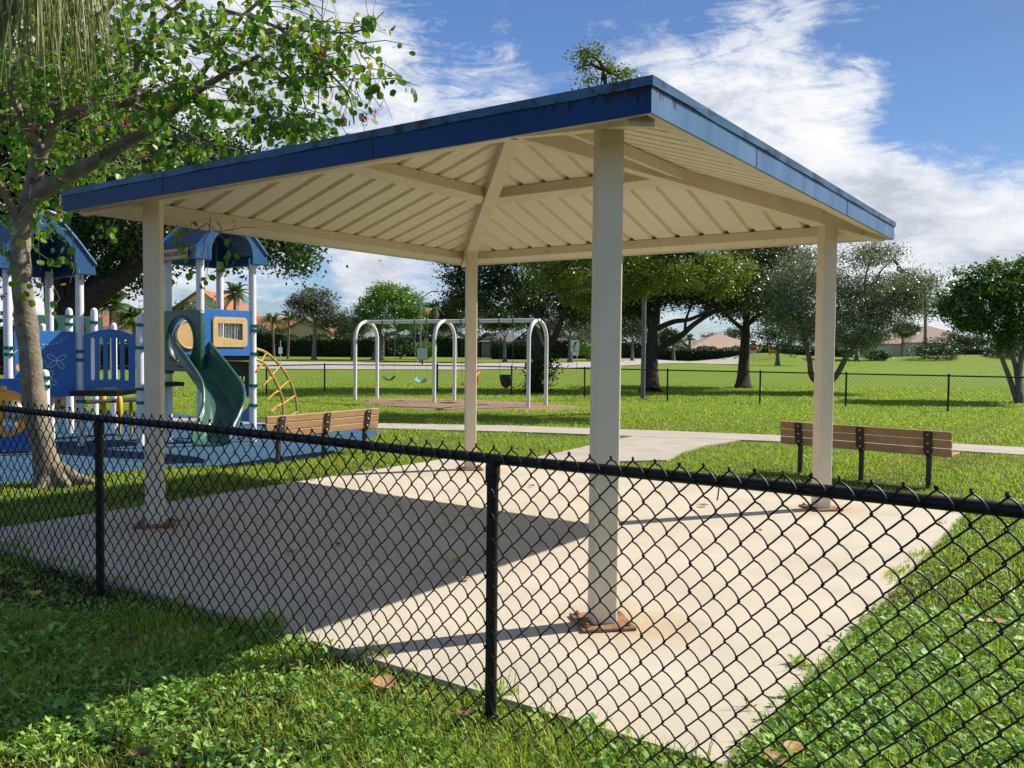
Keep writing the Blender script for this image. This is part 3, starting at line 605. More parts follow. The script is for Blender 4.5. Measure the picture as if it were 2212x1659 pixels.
# ------------------------------------------------------------------ benches
def bench(leg1, leg3, label, mslat, away):
    leg1 = A(leg1, float); leg3 = A(leg3, float); d = unit(leg3 - leg1); d[2] = 0; d = unit(d); n = A([-d[1], d[0], 0])
    if n @ A([*away, 0]) < 0: n = -n
    ln = np.linalg.norm((leg3 - leg1)[:2]); base = (leg1 + leg3) / 2; base[2] = -.045
    t = thing('park_bench', label, 'bench', base, 'tan slatted benches by the pavilion')
    up = A([0, 0, 1.0]); lean = unit(up - n * .13); fwd = unit(n + up * .13); over = .27
    L_ = ln + 2 * over
    for i in range(3):
        z = .685 - i * .108 - .05; c = base + up * (z + .045) - n * (.0 + (z - .4) * .13) + n * .0
        b = MB(); b.bbox(c, (L_, .036, .1), [d, fwd, lean], .006); b.build('backrest_slat', mslat, t)
    for i in range(3):
        c = base + up * (.43) + n * (.055 + .125 * i); b = MB(); b.bbox(c, (L_ + (.0), .112, .036), [d, n, up], .006); b.build('seat_slat', mslat, t)
    for q in (leg1, (leg1 + leg3) / 2, leg3):
        c = A([q[0], q[1], -.045]); sp = MB()
        sp.bbox(c + up * .215 + n * .03, (.055, .055, .43), [d, n, up], .004); leg = sp.build('leg', M['bench_steel'], t)
        st = MB(); zc = .545
        prof = [(.40, -.03), (.73, -.072)]
        a = c + up * .445 - n * .032; b_ = c + up * .725 - n * .072
        st.bbox((a + b_) / 2, (.105, .012, np.linalg.norm(b_ - a)), [d, unit(np.cross(unit(b_ - a), d)), unit(b_ - a)], .003)
        st.tube([a, c + up * .415 - n * .02, c + up * .405 + n * .02, c + up * .405 + n * .36], [.03, .028, .02, .016], 8, up=d); st.build('bracket', M['bench_steel'], leg)
        for i in range(3):
            z = .685 - i * .108 - .05 + .045; bo = MB(); e = c + up * z - n * ((z - .445) * .13 + .037); bo.lathe([(.013, 0), (.013, .004), (.007, .009)], e, 8, -n); bo.build('bolt', M['steel'], leg)
    return t
bench(G(1726, 1018), G(2004, 1047), 'tan slatted bench beyond the right post with brown legs in the grass', M['bench_slat_dark'], (.69, .73))
bench(G(604, 1001), G(790, 975), 'light tan slatted bench at the edge of the blue rubber surface', M['bench_slat'], (-.83, .55))

# ------------------------------------------------------------------ swing set
sA, sC = A([-4.76, 27.75, 0]), A([.74, 24.75, 0]); sd_ = unit(sC - sA); sn_ = A([-sd_[1], sd_[0], 0])
sB = sA + (sC - sA) * .485
TOPZ = 2.50
sw_set = thing('swing_set', 'white swing frame with three arched legs and one long top beam', 'swing set', (sA + sC) / 2 + A([0, 0, -.045]))
for c in (sA, sB, sC):
    hw = .57; pts = [c - sn_ * hw + A([0, 0, -.06]), c - sn_ * hw + A([0, 0, 1.1]), c - sn_ * hw + A([0, 0, TOPZ - hw])]
    pts += [c + sn_ * (-hw * math.cos(t)) + A([0, 0, TOPZ - hw + hw * math.sin(t)]) for t in np.linspace(.15, math.pi - .15, 14)]
    pts += [c + sn_ * hw + A([0, 0, TOPZ - hw]), c + sn_ * hw + A([0, 0, -.06])]
    a = MB(); a.tube(pts, .0575, 14, up=sd_); ar = a.build('arch_leg', M['white_pole'], sw_set)
    g = MB(); g.lathe([(.066, -.03), (.066, .03)], c + A([0, 0, TOPZ + .0]) + sd_ * .0 + sn_ * .09, 12, sn_); g.lathe([(.066, -.03), (.066, .03)], c + A([0, 0, TOPZ]) - sn_ * .09, 12, sn_); g.build('collar', M['green_collar'] if c is sC else M['white_pole'], ar)
bm_ = MB(); bm_.tube([sA + A([0, 0, TOPZ]), sC + A([0, 0, TOPZ])], .06, 14); beam = bm_.build('top_beam', M['white_pole'], sw_set)
def beam_at(px):                                             # point of the beam in the column of pixels px
    lo, hi = 0.0, 1.0
    for _ in range(40):
        m = (lo + hi) / 2; q = sA + (sC - sA) * m; x = W / 2 + F * q[0] / q[1]
        lo, hi = (m, hi) if x < px else (lo, m)
    return sA + (sC - sA) * lo
swings = [((827, 853), 'black', 'belt', .62, 'black belt swing hanging nearest the left end of the white frame'), ((896, 922), 'lightblue', 'belt', .58, 'light blue belt swing hanging left of the middle arch'),
          ((996, 1034), 'red', 'molded', .66, 'red and yellow moulded seat swing half hidden by the far post'), ((1078, 1108), 'black', 'bucket', .74, 'black toddler bucket swing hanging right of the far post')]
for (x0, x1), mk, ty, sz, lab in swings:
    a, b = beam_at(x0), beam_at(x1); mid = (a + b) / 2
    t = thing('swing', lab, 'swing', mid + A([0, 0, sz]), 'swings on the white frame')
    hwid = np.linalg.norm(b - a) / 2
    for q, s_ in ((a, -1), (b, 1)):
        hg = MB(); hg.lathe([(.066, -.022), (.066, .022)], q + A([0, 0, TOPZ]), 12, sd_); hg.tube([q + A([0, 0, TOPZ - .06]), q + A([0, 0, TOPZ - .14])], .022, 8); hg.build('hanger', M['green_collar'], t)
        ch = MB(); top = q + A([0, 0, TOPZ - .13]); bot = mid + sd_ * hwid * s_ * .9 + A([0, 0, sz + .12]); nl = 34
        for i in range(nl):
            p0 = top + (bot - top) * (i / nl); p1 = top + (bot - top) * ((i + .8) / nl); dd = sn_ if i % 2 else sd_
            ch.tube([p0 - dd * .009, p1 - dd * .009], .004, 4, cap=False); ch.tube([p0 + dd * .009, p1 + dd * .009], .004, 4, cap=False)
        ch.build('chain', M['steel'] if ty == 'belt' else M['pole_grey'], t)
    se = MB(); c0 = mid + A([0, 0, sz])
    if ty == 'belt':
        v = []; K = 12
        for i in range(K + 1):
            s_ = -1 + 2 * i / K; z = .13 * abs(s_) ** 1.7; tw = .05 * s_ if mk == 'lightblue' else 0
            for (y_, dz) in ((-.07, .012 + tw), (.07, .012 - tw), (.07, -.006 - tw), (-.07, -.006 + tw)): v.append(c0 + sd_ * s_ * hwid * .92 + sn_ * y_ + A([0, 0, z + dz]))
        f = [(4 * i + j, 4 * i + (j + 1) % 4, 4 * i + 4 + (j + 1) % 4, 4 * i + 4 + j) for i in range(K) for j in range(4)] + [(0, 1, 2, 3), tuple(4 * K + j for j in (3, 2, 1, 0))]
        se.add(v, f); se.build('seat', M[mk], t)
    elif ty == 'bucket':
        r = hwid * .85
        v = []; n = 16
        for (rr, z) in ((r, .16), (r * 1.02, .02), (r * .96, .02), (r * .94, .16)):
            for k_ in range(n): v.append(c0 + sd_ * rr * math.cos(2 * math.pi * k_ / n) + sn_ * rr * .75 * math.sin(2 * math.pi * k_ / n) + A([0, 0, z]))
        se.add(v, [(i * n + k_, i * n + (k_ + 1) % n, ((i + 1) % 4) * n + (k_ + 1) % n, ((i + 1) % 4) * n + k_) for i in range(4) for k_ in range(n)])
        for s_ in (-1, 1): se.tube([c0 + sd_ * r * .85 * s_ + A([0, 0, .06]), c0 + sd_ * r * .55 * s_ + A([0, 0, -.14]), c0 + sd_ * r * .1 * s_ + A([0, 0, -.2])], .05, 8, up=sn_)
        se.tube([c0 - sn_ * r * .7 + A([0, 0, .08]), c0 + A([0, 0, -.2]), c0 + sn_ * r * .7 + A([0, 0, .08])], .055, 8, up=sd_); se.build('seat', M[mk], t)
    else:
        se.prism([(-.2, -.05), (.2, -.05), (.22, .08), (.19, .36), (.1, .42), (-.1, .42), (-.19, .36), (-.22, .08)], c0 + sn_ * .2 + A([0, 0, -.05]), sd_ * .9 - sn_ * .3, A([0, 0, 1.]) + sn_ * .2, sn_, .05)
        se.prism([(-.2, -.18), (.2, -.18), (.2, .2), (-.2, .2)], c0 + A([0, 0, -.1]), sd_, sn_, A([0, 0, 1.]), .05); so_ = se.build('seat', M['red'], t)
        hb = MB(); hb.tube(catmull([c0 + sd_ * .22 + A([0, 0, .3]) + sn_ * .15, c0 + sd_ * .25 + A([0, 0, .12]) - sn_ * .1, c0 + sd_ * .2 + A([0, 0, -.04]) - sn_ * .2, c0 - sd_ * .18 + A([0, 0, -.04]) - sn_ * .2], 5), .03, 8); hb.build('harness_bar', M['yellow'], t)

# ------------------------------------------------------------------ play structure
ph = math.radians(51.7); e1 = A([math.cos(ph), math.sin(ph), 0]); e2 = A([-math.sin(ph), math.cos(ph), 0]); UZ = A([0, 0, 1.0])
T1 = {'FR': A([-7.18, 14.13, 0]), 'FL': A([-7.86, 13.26, 0]), 'BR': A([-8.05, 14.81, 0]), 'BL': A([-8.73, 13.94, 0])}
T2 = {'FR': A([-4.58, 15.0, 0]), 'FL': A([-5.21, 14.21, 0]), 'BR': A([-5.37, 15.63, 0]), 'BL': A([-6.0, 14.84, 0])}
play = thing('play_structure', 'blue and green playground structure with two roofed towers and a slide', 'play structure', A([-6.3, 14.4, -.02]))
PR = .0635
def pole(c, z1, round_cap=False, collars=()):
    p = MB(); c = A(c, float)
    if round_cap: p.lathe([(PR, -.02), (PR, z1 - .05), (PR * .92, z1 - .02), (PR * .7, z1 + .01), (PR * .35, z1 + .025), (.002, z1 + .03)], c, 16)
    else: p.lathe([(PR, -.02), (PR, z1)], c, 16)
    po = p.build('pole', M['white_pole'], play)
    for z in collars:
        g = MB(); g.lathe([(PR + .003, z - .028), (PR + .010, z - .026), (PR + .010, z + .026), (PR + .003, z + .028)], c, 16); g.box(c + A([PR + .02, -.02, z]), (.03, .03, .035)); g.build('collar', M['green_collar'], po)
pole(T1['FR'], 2.92, False, (1.55, 1.41, .72)); pole(T1['FL'], 2.92, False, (1.6, 1.5)); pole(T1['BR'], 2.92); pole(T1['BL'], 2.92)
pole(T2['FR'], 3.2, False, (2.02, 1.94, 1.53, .97, .62, .17)); pole(T2['FL'], 3.2, False, (2.0, 1.83, 1.78)); pole(T2['BR'], 3.2); pole(T2['BL'], 3.2, False, (1.2,))
pole(A([-6.22, 14.22, 0]), 2.15, True, (2.0, 1.62, .93, .7))
for (px, top_py, Y, cl) in ((149, 668, 16.2, (2.2, 2.05)), (203, 668, 16.6, (2.1,)), (92, 702, 15.8, ()), (245, 700, 17.2, ()), (97, 802, 13.0, (1.15, 1.02))):
    q = P(px, top_py, Y); pole((q[0], q[1], 0), q[2], True, cl)
def tower_roof(T, z0, hgt):
    c = (T['FR'] + T['FL'] + T['BR'] + T['BL']) / 4; wid = np.linalg.norm(T['FR'] - T['FL']); dep = np.linalg.norm(T['FR'] - T['BR'])
    hw = wid / 2 + .17; hd = dep / 2 + .12
    prof = [(-hw, 0), (-hw * .62, hgt * .46), (-hw * .3, hgt * .8), (-.1, hgt * .97), (0, hgt), (.1, hgt * .97), (hw * .3, hgt * .8), (hw * .62, hgt * .46), (hw, 0)]
    R = MB(); v = []
    for (x, z) in prof:
        for y in (-hd, hd): v.append(c + e1 * x + e2 * y + UZ * (z0 + z + .05))
    R.add(v, [(2 * i, 2 * i + 1, 2 * i + 3, 2 * i + 2) for i in range(len(prof) - 1)])
    ro = R.build('roof', M['shingle'], play, ang=50)
    uv = ro.data.uv_layers.new(name='uv'); sl_ = [0]
    for i in range(len(prof) - 1): sl_.append(sl_[-1] + math.hypot(prof[i + 1][0] - prof[i][0], prof[i + 1][1] - prof[i][1]))
    for lpp in ro.data.loops:
        vi = lpp.vertex_index; uv.data[lpp.index].uv = ((vi % 2) * 2 * hd, sl_[vi // 2])
    for s_ in (-1, 1):                                   # gable fronts with an arched opening and a proud rim
        arch = [(-hw * .60, -.10), (-hw * .60, .02)] + [(-hw * .60 * math.cos(t), .02 + hgt * .68 * math.sin(t)) for t in np.linspace(.1, math.pi - .1, 14)] + [(hw * .60, .02), (hw * .60, -.10)]
        out = [(-hw - .02, -.10)] + [(x, z + .045) for x, z in prof] + [(hw + .02, -.10)]
        plate([out + (arch[::-1] if s_ < 0 else [])], .05, c + e2 * s_ * (hd + .01) + UZ * z0, e1, UZ, 'gable', M['blue_roof'], ro, .012)
        rim = MB(); rim.tube([c + e1 * x * 1.03 + e2 * s_ * (hd + .04) + UZ * (z0 + z + .06) for x, z in prof], .035, 6); rim.build('gable_rim', M['blue_roof'], ro)
    for s_ in (-1, 1):                                   # eave skirts
        b = MB(); b.bbox(c + e1 * s_ * (hw - .01) + UZ * (z0 - .02), (.05, 2 * hd, .17), [e1, e2, UZ], .015); b.build('eave', M['blue_roof'], ro)
    u = MB(); u.box(c + UZ * (z0 - .04), (2 * hw - .1, 2 * hd - .06, .03), [e1, e2, UZ])
    return ro, c, hw, hd
r1, c1, _, _ = tower_roof(T1, 2.93, .78)
r2, c2, hw2, hd2 = tower_roof(T2, 3.2, .62)
sg = MB(); sgc = c2 - e1 * (hw2 + .045) + UZ * 3.19 - e2 * .12; sg.bbox(sgc, (.03, .72, .17), [e1, e2, UZ], .01); sgo = sg.build('name_board', M['tan_plastic'], play)
text('MOULTRIE PARK', .10, sgc - e1 * .017, -e2, UZ, 'lettering', M['dark_brown'], sgo)
# decks
for T, z in ((T1, .86), (T2, 1.46)):
    c = (T['FR'] + T['FL'] + T['BR'] + T['BL']) / 4; w1 = np.linalg.norm(T['FR'] - T['FL']); w2 = np.linalg.norm(T['FR'] - T['BR'])
    b = MB(); b.bbox(c + UZ * z, (w1 - .05, w2 - .05, .09), [e1, e2, UZ], .01); b.build('deck', M['dark_brown'], play)
b = MB(); b.bbox((T1['FR'] + A([-6.22, 14.22, 0])) / 2 + e2 * .45 + UZ * .86, (1.0, .95, .09), [unit(A([-6.22, 14.22, 0]) - T1['FR']), UZ * 0 + unit(A([-unit(A([-6.22, 14.22, 0]) - T1['FR'])[1], unit(A([-6.22, 14.22, 0]) - T1['FR'])[0], 0])), UZ], .01); b.build('bridge_deck', M['dark_brown'], play)
b = MB(); b.bbox((T2['FL'] + T2['BL'] + A([-6.22, 14.22, 0]) + T2['BL']) / 4 + UZ * 1.0 + e2 * .3, (.5, .7, .07), [e1, e2, UZ], .01); b.build('step', M['dark_brown'], play)
# drawing panel of the left tower
pm = (T1['FL'] + T1['FR']) / 2; pw = np.linalg.norm(T1['FR'] - T1['FL']) - .17
nf = -e2                                                  # faces camera and right
po = plate([rrect(pw, 1.06, .04)], .025, pm + UZ * 1.345 + nf * .02, e1, UZ, 'panel', M['blue_plastic'], play, .004)
def drawn(lines, r, z0=1.345):
    d_ = MB()
    for ln in lines:
        d_.tube([pm + UZ * (z0 + y) + e1 * x + nf * .0375 for x, y in ln], r, 4, up=nf)
    return d_
lns = []
dash = [(-.30 + .085 * math.cos(t), .36 + .085 * math.sin(t)) for t in np.linspace(1.2, 7.2, 22)] + [(-.2 + i * .035, .28 + .0 + .16 * (i / 16) ** 1.6 + .02 * math.sin(i * .5)) for i in range(17)]
for i in range(0, len(dash) - 1, 2): lns.append(dash[i:i + 2])
lns.append([(-.42 + .1 * math.cos(t), .02 + .2 * math.sin(t)) for t in np.linspace(-.3, 3.0, 14)])
lns.append([(-.17 + .18 * math.cos(t), -.06 + .16 * math.sin(t)) for t in np.linspace(0, 3.6, 16)])
def petal(cx, cy, a0, l_, w_): return [(cx + math.cos(a0) * (l_ / 2 + l_ / 2 * math.cos(t)) - math.sin(a0) * w_ * math.sin(t), cy + math.sin(a0) * (l_ / 2 + l_ / 2 * math.cos(t)) + math.cos(a0) * w_ * math.sin(t)) for t in np.linspace(0, 6.28, 14)]
for a0 in (.5, 2.6, 3.9, 5.4): lns.append(petal(.16, .06, a0, .17, .035))
for a0 in (1.2, 3.5, 4.6, 5.6): lns.append(petal(.03, -.24, a0, .15, .035))
lns.append([(-.32, -.29), (-.2, -.28), (-.07, -.25)])
drawn(lns, .0045).build('line_drawing', M['white_line'], po)
for (x, y, rx, ry) in ((-.24, -.07, .075, .062), (-.40, -.05, .06, .06), (.03, -.24, .03, .03)):
    k = MB(); k.prism(ell(rx, ry, x, y, 18), pm + UZ * 1.345 + nf * .034, e1, UZ, nf, .004); k.build('inlay', M['tan_plastic'], po)
for i in range(2):
    for x in (-pw / 2 + .1, 0, pw / 2 - .08):
        k = MB(); k.lathe([(.014, 0), (.010, .008), (.002, .011)], pm + UZ * (1.345 + (.44 if i else -.46)) + e1 * x + nf * .033, 8, nf); k.build('bolt', M['blue_plastic'], po)
# slotted bridge panel
q0 = T1['FR']; q1 = A([-6.22, 14.22, 0]); bd = unit(q1 - q0); bl = np.linalg.norm(q1 - q0) - .16; bn = A([bd[1], -bd[0], 0])
outl = [(-bl / 2 + .03, -.5), (-bl / 4, -.475), (0, -.465), (bl / 4, -.475), (bl / 2 - .03, -.5), (bl / 2, -.46), (bl / 2, .40)] + [(bl / 2 - bl * i / 10, .40 + .10 * math.sin(math.pi * i / 10)) for i in range(1, 10)] + [(-bl / 2, .40), (-bl / 2, -.46)]
holes = [rrect(.075, .72, .036, -.27 + i * .135, 0.0 + .02 * math.sin(math.pi * (i + .5) / 5), 4) for i in range(5)]
plate([outl] + holes, .025, (q0 + q1) / 2 + UZ * 1.42 + bn * .03, bd, UZ, 'bridge_panel', M['blue_plastic'], play, .004)
# chime panel of the right tower
pm2 = (T2['FL'] + T2['FR']) / 2; pw2 = np.linalg.norm(T2['FR'] - T2['FL']) - .10
po = plate([rrect(pw2, .78, .03), [(-.23, -.09), (.25, -.15), (.25, .17), (-.23, .17)]], .025, pm2 + UZ * 1.89 + nf * .02, e1, UZ, 'panel', M['blue_plastic'], play, .004)
fr_ = plate([rrect(.66, .50, .06), [(-.24, -.085), (.24, -.14), (.24, .155), (-.24, .155)]], .02, pm2 + UZ * 1.90 + nf * .045 + e1 * .03, e1, UZ, 'frame', M['tan_plastic'], po, .004)
for i in range(8):
    k = MB(); x = -.19 + i * .058; k.tube([pm2 + UZ * (1.90 - .1 - .012 * i) + e1 * (x + .03) + nf * .01, pm2 + UZ * 2.06 + e1 * (x + .03) + nf * .01], .015, 8); k.build('chime_tube', M['chime'], po)
for i in range(5):
    for z in (.2, -.2):
        k = MB(); k.lathe([(.010, 0), (.002, .006)], pm2 + UZ * (1.90 + z) + e1 * (.03 - .24 + .12 * i) + nf * .057, 6, nf); k.build('bolt', M['dark_brown'], fr_)
# back panels
pm3 = (T2['BL'] + T2['BR']) / 2
po = plate([rrect(pw2, .80, .03)], .025, pm3 + UZ * 1.88, e1, UZ, 'panel', M['blue_plastic'], play, .004)
k = MB(); k.lathe([(.27, 0), (.25, .04), (.24, .04), (.23, .02), (.01, .03)], pm3 + UZ * 1.86 - e1 * .12 + nf * .013, 24, nf); k.build('porthole', M['tan_plastic'], po)
pm4 = (T2['FR'] + T2['BR']) / 2; pw4 = np.linalg.norm(T2['FR'] - T2['BR']) - .14
hl = [[(cx - .045 + dx, cy - .05 + dy) for dx, dy in ((0, 0), (.09, 0), (.09, .1), (0, .1))] for cx, cy in ((-.24, .0), (-.13, .0), (-.24, -.13), (-.13, -.13), (.13, .0), (.24, .0), (.13, -.13), (.24, -.13))]
po = plate([rrect(pw4, .62, .03)] + hl, .025, pm4 + UZ * 1.08, e2, UZ, 'window_panel', M['dark_brown'], play, .003)
plate([[(-pw4 / 2, -.22), (pw4 / 2, -.22), (pw4 / 2, .0)] + [(pw4 / 2 - .02 - (pw4 - .04) * i / 10, .05 - .2 * math.sin(math.pi * i / 10)) for i in range(11)] + [(-pw4 / 2, .0)]], .025, pm4 + UZ * .55 - e1 * .02, e2, UZ, 'low_panel', M['blue_plastic'], play, .004)
# green wall piece and spinner under the left part
pa = P(78, 700, 15.9); pb = P(222, 700, 16.9)
k = MB(); k.bbox((pa + pb) / 2 + A([0, 0, -.12]), (np.linalg.norm(pb - pa), .04, .55), [unit((pb - pa) * A([1, 1, 0])), unit(np.cross(UZ, unit((pb - pa) * A([1, 1, 0])))), UZ], .01); k.build('green_panel', M['green_plastic'], play)
for (px, py, Y, col, r) in ((222, 862, 15.6, 'yellow', .06), (258, 870, 15.4, 'yellow', .055), (283, 880, 15.8, 'yellow_pipe', .035)):
    q = P(px, py, Y); k = MB(); k.lathe([(r * .5, -.25), (r, -.2), (r, .06), (r * .6, .12)], q, 12); k.build('talk_tube', M[col], play)
    k = MB(); k.tube([(q[0], q[1], -.02), (q[0], q[1], q[2] - .2)], .03, 8); k.build('tube_stem', M['yellow_pipe'], play)
q = P(262, 865, 15.7); k = MB(); k.bbox(q, (1.5, .4, .05), [e1, e2, UZ], .01); k.build('low_deck', M['dark_brown'], play)
# slide: hood with an oval opening, then a bending trough with rolled rims
hm = (T2['FL'] + T2['BL']) / 2; nl = -e1                    # faces camera and left
hood = plate([rrect(1.30, 1.0, .05), ell(.43, .42, .07, .0)], .06, hm + UZ * 1.74 + nl * .06, -e2, UZ, 'slide_hood', M['green_plastic'], play, .015)
cl = catmull([P(404, 772, 14.34), P(424, 800, 14.0), P(455, 842, 13.6), P(480, 880, 13.25), P(484, 915, 12.95), P(474, 940, 12.7), P(462, 957, 12.45), P(455, 962, 12.2)], 7)
tr_ = MB(); v = []; K = 15
for i, c in enumerate(cl):
    tg = unit((cl[min(i + 1, len(cl) - 1)] - cl[max(i - 1, 0)]) * A([1, 1, 0])); sdv = A([tg[1], -tg[0], 0]); fr = i / (len(cl) - 1)
    hwid = .25 + .045 * math.sin(fr * 3.1) + .03 * (1 - fr) ** 3; dep = .27 * (1 - fr) ** .7 * .9 + .13 + .08 * math.sin(fr * math.pi)
    if fr > .86: dep *= 1 - (fr - .86) / .14 * .55
    for j in range(K):
        a = -1 + 2 * j / (K - 1); x = hwid * math.copysign(min(1, abs(a) ** .55 * 1.0), a) if abs(a) > .01 else 0
        z = dep * max(0, (abs(a) - .35) / .65) ** 1.7
        v.append(c + sdv * x + UZ * z)
nf_ = len(cl)
tr_.add(v, [(i * K + j, i * K + j + 1, (i + 1) * K + j + 1, (i + 1) * K + j) for i in range(nf_ - 1) for j in range(K - 1)])
slide = tr_.build('slide', M['green_plastic'], play, ang=60)
sm = slide.modifiers.new('thick', 'SOLIDIFY'); sm.thickness = .02; sm.offset = 0
rm = MB()
for j in (0, K - 1): rm.tube([v[i * K + j] for i in range(nf_)], .026, 8)
rm.tube([v[(nf_ - 1) * K + j] for j in range(K)], .02, 6)
rm.tube([hm + UZ * 1.74 + nl * .095 - e2 * x + UZ * y for x, y in ell(.43, .42, .07, .0, 30)] + [hm + UZ * 1.74 + nl * .095 - e2 * .5], .035, 8, up=nl); rm.build('slide_rim', M['green_plastic'], slide)
# ring panel on the far left
q = P(8, 893, 12.9); rn_u = unit(A([.93, .36, 0])); rn_n = A([rn_u[1], -rn_u[0], 0]); pc = P(-10, 893, 12.95)
po = plate([rrect(.94, 1.10, .04)], .03, pc + A([0, 0, -.02]), rn_u, UZ, 'activity_panel', M['blue_plastic'], play, .004)
k = MB(); k.prism(ell(.36, .36, 0, .0, 32), pc + rn_n * .016 + rn_u * .13 + UZ * .0, rn_u, UZ, rn_n, .012); k.prism(ell(.045, .05, -.02, .37, 14), pc + rn_n * .016 + rn_u * .13, rn_u, UZ, rn_n, .012); dsk = k.build('disc', M['orange_plastic'], po)
k = MB(); k.lathe([(.15, 0), (.15, .02), (.125, .06), (.08, .1), (.03, .115), (.002, .118)], pc + rn_n * .028 + rn_u * .26 + UZ * .04, 20, rn_n); k.build('bubble', M['steel'], dsk)
k = MB(); k.lathe([(.10, 0), (.10, .03), (.05, .05), (.002, .055)], pc + rn_n * .028 + rn_u * .2 - UZ * .18, 16, rn_n); k.build('bubble', M['steel'], dsk)
k = MB(); k.bbox(pc - UZ * .62, (.94, .05, .06), [rn_u, rn_n, UZ], .01); k.build('sill', M['dark_brown'], po)
# arched climber
ca_ = [P(548, 752, 15.2), P(575, 762, 15.6), P(605, 790, 16.0), P(628, 828, 16.4), P(640, 870, 16.7), G(644, 932, -.02)]
cb_ = [P(550, 775, 15.0), P(570, 785, 15.2), P(590, 815, 15.5), P(606, 850, 15.7), P(612, 885, 15.8), G(614, 944, -.02)]
A1, B1 = catmull(ca_, 6), catmull(cb_, 6)
k = MB(); k.tube(A1, .026, 8); k.tube(B1, .026, 8); cm = k.build('arch_climber', M['yellow_pipe'], play)
for i, s_ in ((6, .25), (12, .35), (17, .45), (22, .45), (26, .3)):
    a, b = A1[i], B1[min(i, len(B1) - 1)]; out = unit((b - a) + A([-.4, -.6, 0])) * s_
    k = MB(); k.tube(catmull([a, (a + b) / 2 + out * .55 + UZ * -.06, b + out * .9 - UZ * .1, b + out * .4 - UZ * .02, b], 5), .017, 6); k.build('rung', M['yellow_pipe'], cm)

# ------------------------------------------------------------------ trees
def rot_frames(n, tilt=1.0, r=None):
    r = r or rng
    nz = r.normal(size=(n, 3)); nz[:, 2] = np.abs(nz[:, 2]) * 1.0 + .25 / max(tilt, .05); nz /= np.linalg.norm(nz, axis=1)[:, None]
    t = r.normal(size=(n, 3)); t -= nz * (t * nz).sum(1)[:, None]; t /= np.linalg.norm(t, axis=1)[:, None]
    return t, np.cross(nz, t), nz
SH = {'quad': ([(0, 0, 0), (.5, .45, .06), (0, 1, 0), (-.5, .45, .06)], [(0, 1, 2, 3)]),
      'round': ([(0, 0, 0), (.36, .12, .06), (.52, .45, .10), (.40, .85, .06), (.14, 1.0, .0), (0, .88, -.02), (-.14, 1.0, 0), (-.40, .85, .06), (-.52, .45, .10), (-.36, .12, .06)], [(0, 1, 2, 3, 4, 5), (0, 5, 6, 7, 8, 9)])}
def leaves(c, size, aspect, name, m, parent, shape='quad', tilt=1.0, droop=None, r=None):
    n = len(c); r = r or rng; t, b, nz = rot_frames(n, tilt, r)
    if droop is not None:
        t = t * (1 - droop) + A([0, 0, -1.0]) * droop; t /= np.linalg.norm(t, axis=1)[:, None]; b = np.cross(nz, t); b /= np.linalg.norm(b, axis=1)[:, None] + 1e-9; nz = np.cross(t, b)
    s = size * r.uniform(.65, 1.3, n)[:, None]; tmpl, fc = SH[shape]
    vs = np.stack([c + b * s * aspect * x + t * s * y + nz * s * z for x, y, z in tmpl], 1).reshape(-1, 3)
    return npmesh(vs, len(tmpl), name, m, parent, faces=fc)
def crown_pts(blobs, nclump, nleaf, sig, shell=.55, flat=.6, r=None):
    r = r or rng; vol = A([b[3] * b[4] * b[5] for b in blobs]) ** .75; vol /= vol.sum(); out = []; cc = []
    for b, w in zip(blobs, vol):
        k = max(3, int(nclump * w)); d = r.normal(size=(k, 3)); d /= np.linalg.norm(d, axis=1)[:, None]
        rad = shell + (1 - shell) * r.random(k) ** .8; rad[r.random(k) < .12] *= 1.12
        cc.append(A(b[:3]) + d * rad[:, None] * A(b[3:6]))
    cc = np.concatenate(cc); s = sig * r.uniform(.55, 1.35, len(cc)); nl = (nleaf * r.uniform(.5, 1.4, len(cc))).astype(int)
    ctr = np.repeat(cc, nl, 0); sg = np.repeat(s, nl)[:, None]
    return ctr + r.normal(size=ctr.shape) * sg * A([1, 1, flat]), cc
def blobpx(lst):                                            # (px,py,Y, rx px, ry px, depth radius m)
    out = []
    for (px, py, Y, rx, ry, rd) in lst:
        q = P(px, py, Y); out.append((*q, rx * Y / F, rd, ry * Y / F))
    return out
def wob(a, b, n=5, amt=.06, r=None):
    r = r or rng; a, b = A(a, float), A(b, float); L_ = np.linalg.norm(b - a); pts = [a + (b - a) * t for t in np.linspace(0, 1, n)]
    return [p if i in (0,) else p + r.normal(size=3) * L_ * amt * (1 if i < n - 1 else .3) for i, p in enumerate(pts)]
